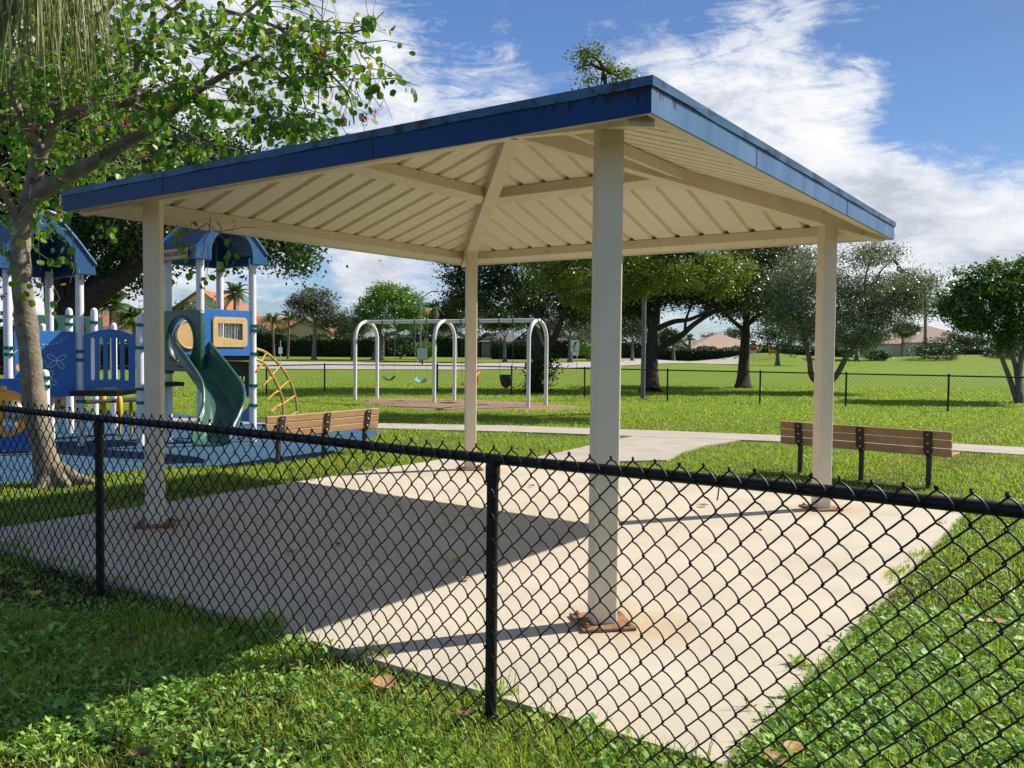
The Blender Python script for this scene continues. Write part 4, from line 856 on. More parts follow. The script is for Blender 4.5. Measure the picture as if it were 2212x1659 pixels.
def tree(name, label, cat, trunk, tr, limbs, blobs, nclump, nleaf, sig, leaf, asp, lm, bm, group=None, autolimb=True, shell=.55, flat=.6, tilt=1.0, twigs=60, seed=1, shape='quad'):
    r = np.random.default_rng(seed); base = A(trunk[0], float); t = thing(name, label, cat, base, group)
    mb = MB(); pts = catmull(trunk, 5); n = len(pts)
    rad = [tr * (1 - .55 * i / (n - 1)) * (1 + .55 * math.exp(-i * .9)) for i in range(n)]; rad[0] *= 1.05
    mb.tube(pts, rad, 12)
    for lb, r0, r1 in limbs:
        q = catmull(lb, 5); mb.tube(q, list(np.linspace(r0, r1, len(q))), 9)
    c, cc = crown_pts(blobs, nclump, nleaf, sig, shell, flat, r)
    if autolimb:
        top = A(trunk[-1], float); hub = [top] + [A(lb[-1], float) for lb, _, _ in limbs]
        for b in blobs:
            s0 = min(hub, key=lambda h: np.linalg.norm(h - A(b[:3]))); e = A(b[:3]); mid = (s0 + e) / 2 + A([0, 0, .12 * np.linalg.norm(e - s0)])
            mb.tube(wob(s0, e, 6, .05, r), list(np.linspace(tr * .30, tr * .08, 6)), 7)
    bc = A([b[:3] for b in blobs])
    if twigs:
        for e in cc[r.permutation(len(cc))[:twigs]]:
            s0 = bc[np.argmin(np.linalg.norm(bc - e, axis=1))]; mb.tube(wob(s0, e, 4, .07, r), [tr * .12, tr * .09, tr * .06, tr * .025], 5, cap=False)
    mb.build('trunk', bm, t)
    leaves(c, leaf, asp, 'crown', lm, t, shape, tilt, r=r)
    return t

def gz(px, py, Y=None):
    q = G(px, py); q[2] = TZ1(q[0], q[1]) - .05; return q
# --- orchid tree by the left post
ob = A([-5.55, 10.2, -.06])
otr = [ob, P(98, 985, 10.2), P(76, 880, 10.2), P(64, 760, 10.15), P(50, 640, 10.1), P(44, 560, 10.1), P(50, 490, 10.1), P(68, 410, 10.0), P(90, 320, 9.95), P(120, 255, 9.9), P(128, 165, 9.8), P(118, 60, 9.7), P(130, -60, 9.6)]
orc = thing('orchid_tree', 'leaning pale-barked orchid tree with round leaves and pink flowers left of the pavilion', 'tree', ob)
mb = MB(); pts = catmull(otr, 5); nn_ = len(pts)
mb.tube(pts, [(.155 - .095 * (i / (nn_ - 1)) ** .8) * (1 + .45 * math.exp(-i * .5)) * (1 + .05 * math.sin(i * 1.9) + .04 * math.sin(i * .8)) for i in range(nn_)], 14)
for a_, l_ in ((0.15, .62), (-.5, .42), (-1.6, .28), (2.6, .35)):
    e = ob + A([math.cos(a_), math.sin(a_), 0]) * l_; mb.tube([ob + A([0, 0, .28]), ob + (e - ob) * .45 + A([0, 0, .10]), e + A([0, 0, .0])], [.10, .075, .025], 8)
orc_limbs = [([(70, 425, 10.0), (110, 400, 9.9), (160, 372, 9.8), (218, 342, 9.7), (272, 308, 9.5), (338, 270, 9.3), (400, 215, 9.0), (470, 170, 8.8), (560, 120, 8.6)], .105, .022),
    ([(128, 250, 9.9), (150, 245, 9.8), (202, 229, 9.6), (280, 222, 9.4), (292, 190, 9.3), (300, 130, 9.2), (340, 60, 9.0), (420, -20, 8.8)], .062, .02),
    ([(280, 222, 9.4), (330, 245, 9.3), (380, 278, 9.2), (430, 300, 9.1)], .03, .012), ([(400, 215, 9.0), (470, 110, 8.8), (520, 40, 8.6), (600, -30, 8.5)], .03, .014),
    ([(340, 0, 8.9), (440, 70, 8.8), (500, 125, 8.7), (540, 135, 8.6), (615, 135, 8.5)], .026, .008), ([(480, 20, 8.7), (600, 60, 8.3), (680, 130, 8.1), (750, 200, 8.0), (765, 268, 7.9)], .02, .005),
    ([(600, 60, 8.3), (700, 70, 8.1), (780, 65, 8.0), (830, 25, 7.9)], .014, .004), ([(560, 120, 8.6), (640, 180, 8.4), (660, 230, 8.3), (690, 290, 8.2)], .012, .004),
    ([(90, 320, 9.9), (40, 240, 9.6), (10, 150, 9.4), (-40, 40, 9.2)], .06, .02), ([(120, 110, 9.7), (200, 60, 9.5), (260, -20, 9.3)], .05, .02), ([(50, 500, 10.1), (0, 400, 9.7), (-60, 320, 9.4)], .06, .02)]
for lb, r0, r1 in orc_limbs:
    q = catmull([P(*p) for p in lb], 5); mb.tube(q, list(np.linspace(r0, r1, len(q))), 8)
regions = [(150, 220, 170, 180, 10.7, .6, 130), (60, 420, 90, 120, 10.6, .4, 26), (60, 380, 70, 90, 9.3, .3, 7), (200, 120, 120, 100, 9.3, .4, 22), (300, 120, 190, 130, 9.0, 1.0, 84), (430, 250, 170, 80, 9.0, .8, 38), (470, 50, 150, 80, 8.7, .8, 34), (620, 60, 110, 70, 8.3, .7, 24), (700, 110, 90, 70, 8.1, .5, 19),
           (760, 140, 60, 70, 8.0, .35, 18), (570, 190, 110, 70, 8.6, .6, 17), (620, 260, 60, 45, 8.4, .5, 12), (350, 330, 130, 50, 9.2, .7, 20), (220, 385, 110, 50, 10.4, .5, 24), (20, 60, 90, 110, 9.0, .7, 40), (250, -60, 320, 60, 8.8, 1.0, 44), (640, 265, 50, 30, 8.3, .3, 8), (60, 150, 80, 160, 9.9, .5, 50)]
cl_ = []
for (px, py, rx, ry, Y, ry_, n_) in regions:
    for _ in range(n_):
        a = rng.random() * 6.283; q = math.sqrt(rng.random()); cl_.append(P(px + rx * q * math.cos(a), py + ry * q * math.sin(a), Y + rng.uniform(-1, 1) * ry_))
sprays = [(140, 500, 8.4), (118, 545, 8.6), (150, 590, 8.5), (15, 595, 8.4), (60, 625, 8.3), (110, 655, 8.3), (30, 470, 8.6), (225, 482, 8.7), (240, 495, 8.7), (410, 520, 8.5), (425, 560, 8.5), (442, 605, 8.5), (500, 555, 8.6), (470, 575, 8.6), (385, 505, 8.5),
          (820, 40, 7.8), (800, 30, 7.8), (795, 205, 7.8), (812, 190, 7.8), (740, 255, 7.9), (760, 275, 7.8), (785, 262, 7.8), (640, 280, 8.2), (690, 290, 8.1), (700, 270, 8.1), (655, 265, 8.2)]
lc = []; 
for c in cl_:
    d = unit(rng.normal(size=3) * A([1, 1, .5]) + A([.25, -.2, -.25])); ln_ = rng.uniform(.25, .6); e = c + d * ln_ + A([0, 0, -.08])
    mb.tube([c - d * .15, c + d * ln_ * .5, e], [.006, .0045, .002], 4, cap=False)
    for j in range(int(rng.integers(7, 14))): lc.append(c + (e - c) * rng.random() + rng.normal(size=3) * .03)
for (px, py, Y) in sprays:
    c = P(px, py, Y); mb.tube(wob(c + A([rng.uniform(-.15, .15), .1, .35]), c + A([0, 0, -.1]), 4, .06), .003, 4, cap=False)
    for j in range(6): lc.append(c + rng.normal(size=3) * A([.06, .06, .07]))
for a_, b_ in (((455, 470, 8.6), (430, 560, 8.5)), ((470, 480, 8.6), (490, 535, 8.5)), ((420, 500, 8.6), (560, 490, 8.5)), ((225, 430, 8.7), (195, 480, 8.7)), ((130, 420, 8.6), (150, 560, 8.5)), ((30, 560, 8.4), (120, 640, 8.3)), ((765, 268, 7.9), (735, 180, 8.0)), ((690, 150, 8.2), (680, 300, 8.1))):
    mb.tube(wob(P(*a_), P(*b_), 5, .05), [.007, .006, .005, .004, .003], 5, cap=False)
for _ in range(120):
    c = cl_[int(rng.integers(len(cl_)))]; mb.tube(wob(c, c + rng.normal(size=3) * A([.5, .4, .4]), 5, .08), [.006, .005, .004, .003, .002], 4, cap=False)
mb.build('trunk', M['bark_pale'], orc, ang=60)
leaves(A(lc), .070, .90, 'crown', M['orchid'], orc, 'round', 1.2, droop=rng.uniform(.25, .85, len(lc))[:, None])
for (px, py, Y) in ((805, 240, 7.85), (740, 262, 7.9), (697, 124, 8.0), (310, 340, 9.0), (180, 243, 9.3), (190, 250, 9.3), (70, 282, 9.2), (205, 280, 9.2), (280, 270, 9.1), (5, 640, 8.3), (270, 265, 9.2), (790, 255, 7.8)):
    c = P(px, py, Y)
    leaves(c + rng.normal(size=(7, 3)) * .02, .06, .42, 'flower', M['flower'], orc, 'quad', 2)
# --- palm whose dead fronds hang into the top left
pb = A([-5.6, 7.9, -.06]); pt_ = P(52, -150, 7.7)
palm = thing('palm_tree', 'fan palm with a skirt of dry hanging fronds at the top left corner', 'palm', pb)
mb = MB(); tp = catmull([pb, A([-5.75, 7.9, 1.6]), A([-5.4, 7.9, 3.2]), pt_], 6); mb.tube(tp, list(np.linspace(.17, .15, len(tp))), 12); mb.build('trunk', M['bark_grey'], palm)
vs = []; hubc = pt_ + A([.1, 0, .1])
for i in range(600):
    a = rng.random() * 6.283; rr = rng.uniform(.15, .62); zt = rng.uniform(-.15, .5); ln_ = rng.uniform(.9, 1.75)
    p0 = hubc + A([math.cos(a) * rr * .7, math.sin(a) * rr * .7, zt]); p1 = p0 + A([math.cos(a) * .18, math.sin(a) * .18, -ln_ * .4]) + rng.normal(size=3) * .04; p2 = p1 + A([math.cos(a) * .10, math.sin(a) * .10, -ln_ * .6]) + rng.normal(size=3) * .07
    w = rng.uniform(.004, .012); sdv = unit(A([-math.sin(a), math.cos(a), 0]) + rng.normal(size=3) * .5)
    vs += [p0 - sdv * w, p0 + sdv * w, p1 + sdv * w * .9, p1 - sdv * w * .9, p2]
npmesh(A(vs), 5, 'fronds', M['frond_dry'], palm, faces=[(0, 1, 2, 3), (3, 2, 4)])
def fan_crown(c, n, ln, mt, parent, name='fronds', seed=3, wid=.05):
    r = np.random.default_rng(seed); vs = []
    for i in range(n):
        a = r.random() * 6.283; el = r.uniform(-.35, 1.3); d = A([math.cos(a) * math.cos(el), math.sin(a) * math.cos(el), math.sin(el)]); L_ = ln * r.uniform(.75, 1.1)
        sp_ = [c + d * L_ * t + A([0, 0, -1.0]) * L_ * .55 * t * t for t in np.linspace(.08, 1, 8)]; sdv = unit(np.cross(d, (0, 0, 1)) + 1e-6)
        for j in range(1, 8):
            for s_ in (-1, 1):
                for k_ in range(3):
                    b = sp_[j - 1] + (sp_[j] - sp_[j - 1]) * (k_ / 3); e = b + (sdv * s_ * .75 + (sp_[j] - sp_[j - 1]) / np.linalg.norm(sp_[j] - sp_[j - 1]) * .5 + A([0, 0, -.45])) * L_ * .26 * (1.15 - j / 9); m_ = (b + e) / 2
                    q = unit(sp_[j] - sp_[j - 1]) * ln * wid * .4; vs += [b, m_ + q, e, m_ - q]
    return npmesh(A(vs), 4, name, mt, parent)
def palm_tree(px, base_py, Y, top_py, label, ln, n=26, tr=.14, lean=0, seed=3):
    b = P(px, base_py, Y); b[2] = TZ1(b[0], b[1]) - .05; tpp = P(px + lean, top_py, Y)
    t = thing('palm_tree', label, 'palm', b, 'palms between street and houses'); mb = MB(); mb.tube(bez(b, (b + tpp) / 2 + A([lean * -.01, 0, 0]), tpp, 8), list(np.linspace(tr, tr * .75, 8)), 9); mb.build('trunk', M['bark_grey'], t)
    fan_crown(tpp, n, ln, M['palm'], t, seed=seed)
# --- big ficus behind the playground
fb = P(120, 800, 23.0); fb[2] = -.08
tree('ficus_tree', 'huge dark ficus with thick slanting limbs spreading behind the play structure', 'tree', [fb, fb + A([.1, .0, 1.2]), fb + A([.3, 0, 2.2])], .55,
     [([P(150, 690, 23), P(210, 635, 22.8), P(270, 590, 22.5), P(330, 545, 22), P(400, 500, 21.5), P(480, 450, 21)], .36, .14), ([P(130, 690, 23), P(110, 560, 23), P(60, 430, 23)], .36, .15), ([P(150, 680, 23), P(170, 540, 23.5), P(220, 400, 24)], .3, .12), ([P(160, 670, 23), P(215, 590, 23.5), P(300, 470, 23.5)], .22, .1)],
     blobpx([(60, 420, 23, 230, 170, 4), (-120, 300, 23, 240, 260, 4), (230, 350, 23, 190, 130, 4), (420, 410, 22.5, 170, 120, 3.5), (540, 480, 22, 130, 75, 3), (610, 530, 21.5, 85, 48, 2.2), (640, 560, 21.5, 45, 30, 1.5), (330, 500, 22, 140, 60, 2.5), (220, 520, 22.5, 110, 60, 2.5), (120, 560, 24, 100, 60, 2), (160, 210, 23.5, 200, 110, 4), (450, 345, 23, 110, 60, 3), (400, 540, 22, 80, 40, 1.6), (290, 600, 24, 60, 40, 1.5), (510, 545, 21.5, 70, 30, 1.4), (-60, 560, 23, 90, 70, 2)]),
     1250, 95, .30, .125, .55, M['ficus'], M['bark_dark'], seed=11, twigs=160, shell=.35)
# --- trees across the lawn, nearest first
tH = A([2.36, 22.3, -.09])
tree('olive_tree', 'yellow-green tree with its trunk hidden behind the near post and a tuft above the roof', 'tree', [tH, tH + A([.0, 0, 1.2]), tH + A([.03, 0, 2.2]), tH + A([.1, 0, 3.0])], .20,
     [([tH + A([.03, 0, 2.3]), P(1345, 600, 22.3), P(1400, 560, 22.2), P(1480, 540, 22)], .11, .04), ([tH + A([.03, 0, 2.3]), P(1270, 600, 22.3), P(1215, 570, 22.2)], .10, .04), ([tH + A([.1, 0, 3.0]), P(1330, 400, 22.3), P(1310, 250, 22.3), P(1305, 150, 22.3)], .11, .025)],
     blobpx([(1420, 590, 22, 70, 45, 1.4), (1500, 590, 21.8, 75, 45, 1.4), (1575, 585, 21.8, 45, 38, 1.2), (1360, 600, 22, 50, 60, 1.3), (1230, 600, 22, 65, 50, 1.3), (1175, 580, 22, 55, 42, 1.2), (1440, 500, 22.5, 130, 60, 1.8), (1270, 480, 22.5, 120, 70, 1.8), (1265, 645, 22, 36, 30, .9), (1545, 630, 21.8, 45, 16, .8),
          (1275, 113, 22.3, 34, 10, .5), (1290, 124, 22.3, 34, 10, .5), (1262, 138, 22.3, 24, 12, .45), (1350, 153, 22.3, 32, 10, .5), (1335, 165, 22.3, 36, 12, .5), (1300, 178, 22.3, 40, 12, .5), (1320, 320, 22.3, 90, 60, 1.4)]),
     600, 85, .15, .085, .5, M['olive'], M['bark_dark'], seed=21, twigs=90, shell=.45)
tA = gz(1405, 845)
tree('oak_tree', 'broad oak with dark forked trunk right of the near post', 'tree', [tA, P(1407, 780, 35.5), P(1410, 715, 35.5), P(1415, 690, 35.5)], .33,
     [([P(1408, 780, 35.5), P(1425, 755, 35.4), P(1455, 735, 35.3), P(1475, 722, 35.2), P(1500, 700, 35), P(1540, 675, 35), P(1580, 665, 35), P(1620, 668, 35)], .17, .06), ([P(1412, 715, 35.5), P(1395, 680, 35.5), P(1360, 665, 35.5), P(1340, 640, 35.5)], .2, .1), ([P(1415, 700, 35.5), P(1420, 660, 35.5), P(1430, 600, 35.5)], .2, .08), ([P(1415, 712, 35.5), P(1455, 695, 35.3), P(1490, 690, 35), P(1530, 672, 34.8)], .13, .06), ([P(1480, 722, 35.2), P(1482, 690, 35.2), P(1500, 645, 35)], .07, .04)],
     blobpx([(1400, 600, 36, 90, 55, 2.6), (1500, 600, 36, 90, 50, 2.4), (1570, 610, 35, 60, 45, 2), (1300, 600, 36, 90, 60, 2.6), (1345, 655, 35.5, 40, 34, 1.4), (1590, 655, 35, 38, 26, 1.2), (1480, 640, 36, 60, 25, 1.2), (1385, 650, 36, 40, 30, 1.2)]),
     560, 85, .33, .135, .5, M['oak'], M['bark_dark'], seed=20, twigs=90)
tE = gz(1157, 846)
tree('oak_tree', 'tall dark oak with ivy-covered leaning trunk behind the swings', 'tree', [tE, P(1150, 810, 34.2), P(1165, 780, 34.2), P(1190, 745, 34.2)], .33,
     [([P(1165, 785, 34.2), P(1160, 740, 34.2), P(1140, 690, 34.3), P(1120, 640, 34.5)], .2, .1), ([P(1188, 748, 34.2), P(1172, 700, 34.2), P(1140, 650, 34.2)], .2, .1), ([P(1188, 748, 34.2), P(1210, 700, 34.2), P(1225, 640, 34.2)], .15, .08)],
     blobpx([(1040, 620, 35, 75, 55, 2.4), (1130, 640, 34.5, 90, 45, 2.6), (1060, 540, 36, 120, 70, 3), (1200, 620, 36, 80, 60, 2.6), (1180, 500, 36, 160, 90, 3), (1000, 640, 35, 42, 32, 1.6), (1320, 300, 35, 120, 90, 2), (1255, 665, 35, 50, 40, 1.6), (990, 590, 35, 30, 30, 1.4)]),
     700, 85, .28, .13, .5, M['oak'], M['bark_dark'], seed=22, twigs=90, shell=.4)
ivy = A([(*(tE + A([rng.normal() * .32 + .25 * h_, -.1 + rng.normal() * .25, h_ + .05]))[:2], h_) for h_ in rng.uniform(0, 1.55, 1500) ** .9])
iv = thing('ivy', 'dense dark green ivy climbing the leaning trunk behind the swings', 'ivy', tE)
leaves(ivy, .11, .8, 'foliage', M['hedge'], iv, 'quad')
tB = gz(1605, 836)
tree('oak_tree', 'straight dark-trunked tree with grey-green crown standing left of the right post', 'tree', [tB, P(1607, 780, 40), P(1611, 715, 40), P(1612, 690, 40)], .30,
     [([P(1610, 715, 40), P(1580, 690, 40), P(1560, 665, 40)], .12, .06), ([P(1611, 705, 40), P(1640, 680, 40), P(1680, 672, 40)], .12, .06), ([P(1612, 690, 40), P(1612, 620, 40), P(1620, 560, 40)], .17, .08)],
     blobpx([(1620, 620, 40, 75, 55, 2.4), (1690, 600, 40, 70, 55, 2.2), (1650, 550, 41, 100, 50, 2.6), (1560, 660, 40, 40, 28, 1.5), (1670, 670, 40, 60, 34, 1.8), (1590, 575, 40, 60, 50, 2)]),
     460, 85, .34, .14, .5, M['greygreen'], M['bark_dark'], seed=23, twigs=80, shell=.4)
tC = gz(1783, 842)
tree('buttonwood_tree', 'silvery-leaved tree with a V of slender stems right behind the right post', 'tree', [tC, tC + A([0, 0, .25]), tC + A([-.05, 0, .45])], .2,
     [([tC + A([0, 0, .3]), P(1755, 815, 36), P(1748, 775, 36), P(1738, 735, 36), P(1730, 680, 36), P(1728, 600, 36)], .14, .06), ([tC + A([0, 0, .3]), P(1806, 812, 36), P(1830, 768, 36), P(1848, 745, 36), P(1880, 690, 36), P(1890, 610, 36)], .14, .06), ([P(1880, 690, 36), P(1868, 620, 36), P(1878, 570, 36), P(1900, 540, 36)], .06, .02), ([P(1890, 640, 36), P(1900, 590, 36), P(1930, 560, 36)], .05, .02)],
     blobpx([(1740, 600, 36, 70, 60, 2.2), (1850, 640, 36, 75, 55, 2.2), (1920, 640, 36, 70, 50, 2), (1980, 650, 36, 55, 45, 1.8), (1800, 700, 36, 90, 45, 2), (1900, 700, 36, 70, 40, 1.8), (1730, 690, 36, 70, 50, 1.8), (1870, 555, 36, 60, 30, 1.4), (1920, 545, 36, 26, 14, .8), (1960, 610, 36, 55, 30, 1.4), (1850, 745, 36, 40, 30, 1.2), (1990, 610, 36, 20, 22, .8), (1700, 640, 36, 60, 60, 2)]),
     1250, 62, .26, .09, .5, M['silver'], M['bark_grey'], seed=24, twigs=200, shell=.3, tilt=2)
tD = gz(2204, 868)
tree('glossy_tree', 'multi-stemmed dark glossy tree at the right edge beyond the back fence', 'tree', [tD, tD + A([0, 0, .2]), tD + A([.02, 0, .4])], .16,
     [([tD + A([-.08, 0, 0]), P(2180, 815, 30.3), P(2165, 775, 30.3), P(2155, 740, 30.3), P(2140, 690, 30.3)], .10, .05), ([tD + A([.0, 0, .1]), P(2196, 800, 30.3), P(2188, 770, 30.3), P(2180, 720, 30.3), P(2190, 640, 30.3)], .11, .05), ([tD + A([0, 0, .2]), P(2205, 780, 30.3), P(2225, 720, 30.3), P(2240, 640, 30.3)], .11, .05)],
     blobpx([(2100, 660, 30.3, 62, 55, 1.7), (2170, 620, 30.3, 70, 50, 2), (2230, 650, 30.3, 70, 70, 2), (2140, 690, 30.3, 60, 40, 1.5), (2120, 610, 30.3, 42, 34, 1.3), (2190, 720, 30.3, 45, 34, 1.2), (2070, 645, 30.3, 32, 26, 1), (2280, 620, 30.3, 80, 80, 2), (2100, 700, 30.3, 32, 20, .9), (2200, 580, 30.3, 40, 16, 1), (2150, 575, 30.3, 22, 12, .7), (2050, 670, 30.3, 20, 16, .7), (2085, 590, 30.3, 20, 14, .7), (2155, 745, 30.3, 22, 16, .7), (2230, 565, 30.3, 26, 12, .7)]),
     560, 60, .17, .14, .4, M['glossy'], M['bark_grey'], seed=25, twigs=60, shell=.5)
# --- row along the far side of the street
tF = A([*P(815, 770, 95)[:2], 0]); tF[2] = TZ1(tF[0], tF[1]) - .1
tree('mahogany_tree', 'bright green rounded tree with splayed trunk behind the left swings', 'tree', [tF, P(816, 745, 95), P(822, 720, 95)], .55,
     [([P(818, 745, 95), P(838, 725, 95), P(862, 715, 95)], .32, .15)],
     blobpx([(800, 665, 95, 34, 26, 2), (840, 650, 95, 44, 32, 3), (885, 665, 95, 36, 28, 2.5), (850, 690, 95, 62, 24, 3), (810, 640, 95, 24, 20, 1.6), (870, 635, 95, 26, 18, 1.6), (905, 690, 95, 22, 24, 2), (790, 690, 95, 18, 20, 1.6), (835, 626, 95, 24, 12, 1.6)]),
     240, 60, .42, .30, .5, M['bright'], M['bark_grey'], seed=31, twigs=30, shell=.6)
tG = A([*P(678, 775, 92)[:2], 0]); tG[2] = TZ1(tG[0], tG[1]) - .1
tree('oak_tree', 'thin grey-green tree with open crown in front of the long hedge on the left', 'tree', [tG, P(679, 750, 92), P(680, 720, 92), P(682, 690, 92)], .28, [],
     blobpx([(680, 650, 92, 50, 28, 2.4), (655, 665, 92, 34, 26, 2), (715, 680, 92, 40, 26, 2), (690, 690, 92, 60, 20, 2.4), (745, 690, 92, 26, 18, 1.6), (640, 650, 92, 22, 14, 1.2), (670, 628, 92, 22, 10, 1)]),
     230, 46, .42, .26, .45, M['greygreen'], M['bark_grey'], seed=32, twigs=90, shell=.3)
small = [((1090, 770, 90), 'pale slender tree behind the toddler swing in front of grey roofs', [(1085, 690, 46, 26), (1060, 680, 30, 22), (1115, 690, 30, 22)], 'oak', .24, 41),
         ((1232, 768, 92), 'spreading grey tree behind the right arch of the swing frame', [(1220, 690, 44, 34), (1255, 680, 36, 36), (1190, 700, 26, 22), (1270, 720, 26, 22)], 'greygreen', .3, 42),
         ((985, 765, 92), 'small dark tree seen between the middle arch and the far post', [(960, 690, 36, 30), (985, 670, 30, 28)], 'oak', .2, 43),
         ((1366, 768, 100), 'grey-green tree in the shade left of the forked oak trunk', [(1355, 700, 30, 36), (1385, 710, 24, 30)], 'greygreen', .22, 44),
         ((1455, 752, 130), 'small round tree behind the forked oak in front of the hedge', [(1445, 728, 26, 16)], 'oak', .3, 45),
         ((1680, 765, 105), 'dense dark tree behind the yellow arrow sign', [(1660, 725, 40, 30), (1700, 735, 50, 30), (1740, 730, 40, 34), (1690, 700, 50, 24)], 'oak', .3, 46),
         ((1850, 768, 118), 'low dark tree on the mound behind the silvery tree', [(1850, 738, 40, 20), (1880, 730, 30, 20), (1810, 735, 30, 24)], 'oak', .3, 47),
         ((1020, 764, 132), 'dark background tree left of the far post behind the swings', [(1010, 690, 40, 44), (1050, 700, 36, 34)], 'oak', .3, 51),
         ((1130, 764, 136), 'dark background tree behind the grey gabled house', [(1120, 690, 44, 34), (1160, 680, 40, 30)], 'oak', .3, 52),
         ((1300, 764, 130), 'dark background tree just left of the near post', [(1290, 700, 40, 50), (1330, 710, 34, 44), (1250, 700, 34, 40)], 'oak', .3, 53),
         ((760, 768, 116), 'dark tree behind the left arch of the swing set', [(745, 715, 30, 24), (775, 705, 26, 26)], 'greygreen', .25, 54),
         ((930, 768, 118), 'dark tree between the swings behind the white board', [(930, 705, 26, 34), (905, 725, 24, 22)], 'oak', .25, 55),
         ((2060, 764, 150), 'dark tree behind the feathery shrub hiding part of the tan roof', [(2065, 735, 40, 18), (2110, 738, 30, 16)], 'oak', .25, 56),
         ((2190, 766, 146), 'dark tree beyond the car at the right edge', [(2180, 735, 46, 24), (2230, 730, 40, 28)], 'oak', .25, 57),
         ((530, 770, 112), 'dense green tree hiding the orange roof behind the right tower', [(525, 715, 34, 24), (560, 725, 30, 22)], 'greygreen', .25, 58),
         ((1560, 760, 190), 'low crown over the ridge of the salmon roofed house', [(1590, 722, 36, 14), (1540, 728, 24, 10)], 'oak', .25, 59),
         ((1950, 735, 135), 'small round tree beside the tan roofed house', [(1955, 712, 26, 14)], 'oak', .25, 48)]
for (bp_, lab, bl_, mk, tr, sd) in small:
    b = P(*bp_); b[2] = TZ1(b[0], b[1]) - .1; Y = bp_[2]; top = P(bp_[0], (bl_[0][1] + bp_[1]) / 2, Y)
    tree('street_tree', lab, 'tree', [b, (b + top) / 2, top], tr, [], blobpx([(x, y, Y, rx, ry, 2.2) for x, y, rx, ry in bl_]), 150, 44, .42, .27, .5, M[mk], M['bark_grey'], 'street trees before the houses', seed=sd, twigs=30, shell=.3)
palm_tree(505, 770, 98, 632, 'tall feathery palm seen between the poles of the right tower', 2.9, 40, .2, 3, 5)
palm_tree(592, 770, 96, 690, 'short palm left of the thin grey-green tree', 1.9, 30, .14, -4, 6)
palm_tree(622, 770, 95, 685, 'short palm touching the thin grey-green tree', 1.9, 28, .14, 3, 7)
palm_tree(760, 770, 94, 700, 'palm beside the left arch of the swings', 2.2, 30, .14, 4, 8)
palm_tree(940, 764, 90, 665, 'fan palm with bare trunk between bright tree and dark oak', 1.9, 30, .16, -2, 9)
palm_tree(1490, 752, 150, 730, 'small palm between the two houses behind the right hedge', 1.9, 24, .3, 0, 10)
palm_tree(240, 770, 60, 660, 'bushy palm behind the bridge of the play structure', 2.6, 40, .16, 0, 12)
palm_tree(290, 775, 58, 690, 'low palm left of the tiled house behind the bridge', 2.2, 36, .16, 0, 13)
# --- hedges and shrubs
def hedge(x0, x1, top, Y, dep, label, name='hedge', seed=1, dens=70, cat='hedge', lsz=.24):
    r = np.random.default_rng(seed); a, b = P(x0, top, Y), P(x1, top, Y); z0 = TZ1((a[0] + b[0]) / 2, Y) - .1; hgt = a[2] - z0; Ln = b[0] - a[0]
    t = thing(name, label, cat, (*((a + b) / 2)[:2], z0), 'clipped hedges along the street' if cat == 'hedge' else 'shrubs at the far side')
    n = int(dens * Ln * (hgt + dep)); u = r.random(n); x = a[0] + Ln * u; f = r.random(n) < hgt / (hgt + dep)
    bump = .10 * hgt * (np.sin(x * 1.3 + seed) + .6 * np.sin(x * 3.1))
    y = np.where(f, Y - dep / 2 + np.abs(r.normal(size=n)) * .25, Y + (r.random(n) - .5) * dep); z = np.where(f, z0 + r.random(n) * (hgt + bump), z0 + hgt + bump + r.normal(size=n) * .08)
    c = np.stack([x, y + .15 * np.sin(x * 2.3), z], 1) + r.normal(size=(n, 3)) * .06
    leaves(c, lsz, .6, 'foliage', M['hedge'], t, r=r)
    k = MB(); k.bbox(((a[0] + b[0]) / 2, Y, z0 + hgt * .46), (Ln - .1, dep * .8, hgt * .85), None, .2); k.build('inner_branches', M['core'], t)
hedge(540, 620, 714, 108, 3, 'tall dark hedge left of the thin grey-green tree', seed=1)
hedge(620, 700, 728, 108, 3, 'clipped hedge behind the thin grey-green tree', seed=2)
hedge(700, 830, 728, 108, 3, 'dark clipped hedge behind the left arch of the swings', seed=3)
hedge(1390, 1610, 752, 140, 3, 'long even dark hedge behind the forked oak trunk', seed=4, dens=30, lsz=.35)
hedge(1060, 1180, 738, 104, 3, 'dark hedge in front of the grey roofed house', seed=5)
hedge(830, 1075, 724, 114, 3, 'tall dark hedge between the left and middle swing arches', seed=11)
hedge(1185, 1300, 730, 112, 3, 'dark hedge right of the swing set behind the turn arrow sign', seed=12)
hedge(1295, 1400, 735, 128, 3, 'dark hedge in the shade between near post and forked oak', seed=13, dens=40)
hedge(1985, 2300, 750, 138, 3, 'dark hedge along the top of the grass mound', seed=6, dens=30, lsz=.35)
hedge(1640, 1840, 750, 135, 4, 'dark belt of shrubs behind the yellow arrow sign', seed=7, dens=30, lsz=.35)
hedge(200, 330, 735, 62, 3, 'dark hedge behind the slotted bridge panel', seed=8, dens=60)
hedge(-200, 200, 690, 50, 3, 'tall dark hedge behind the left tower', seed=9, dens=40)
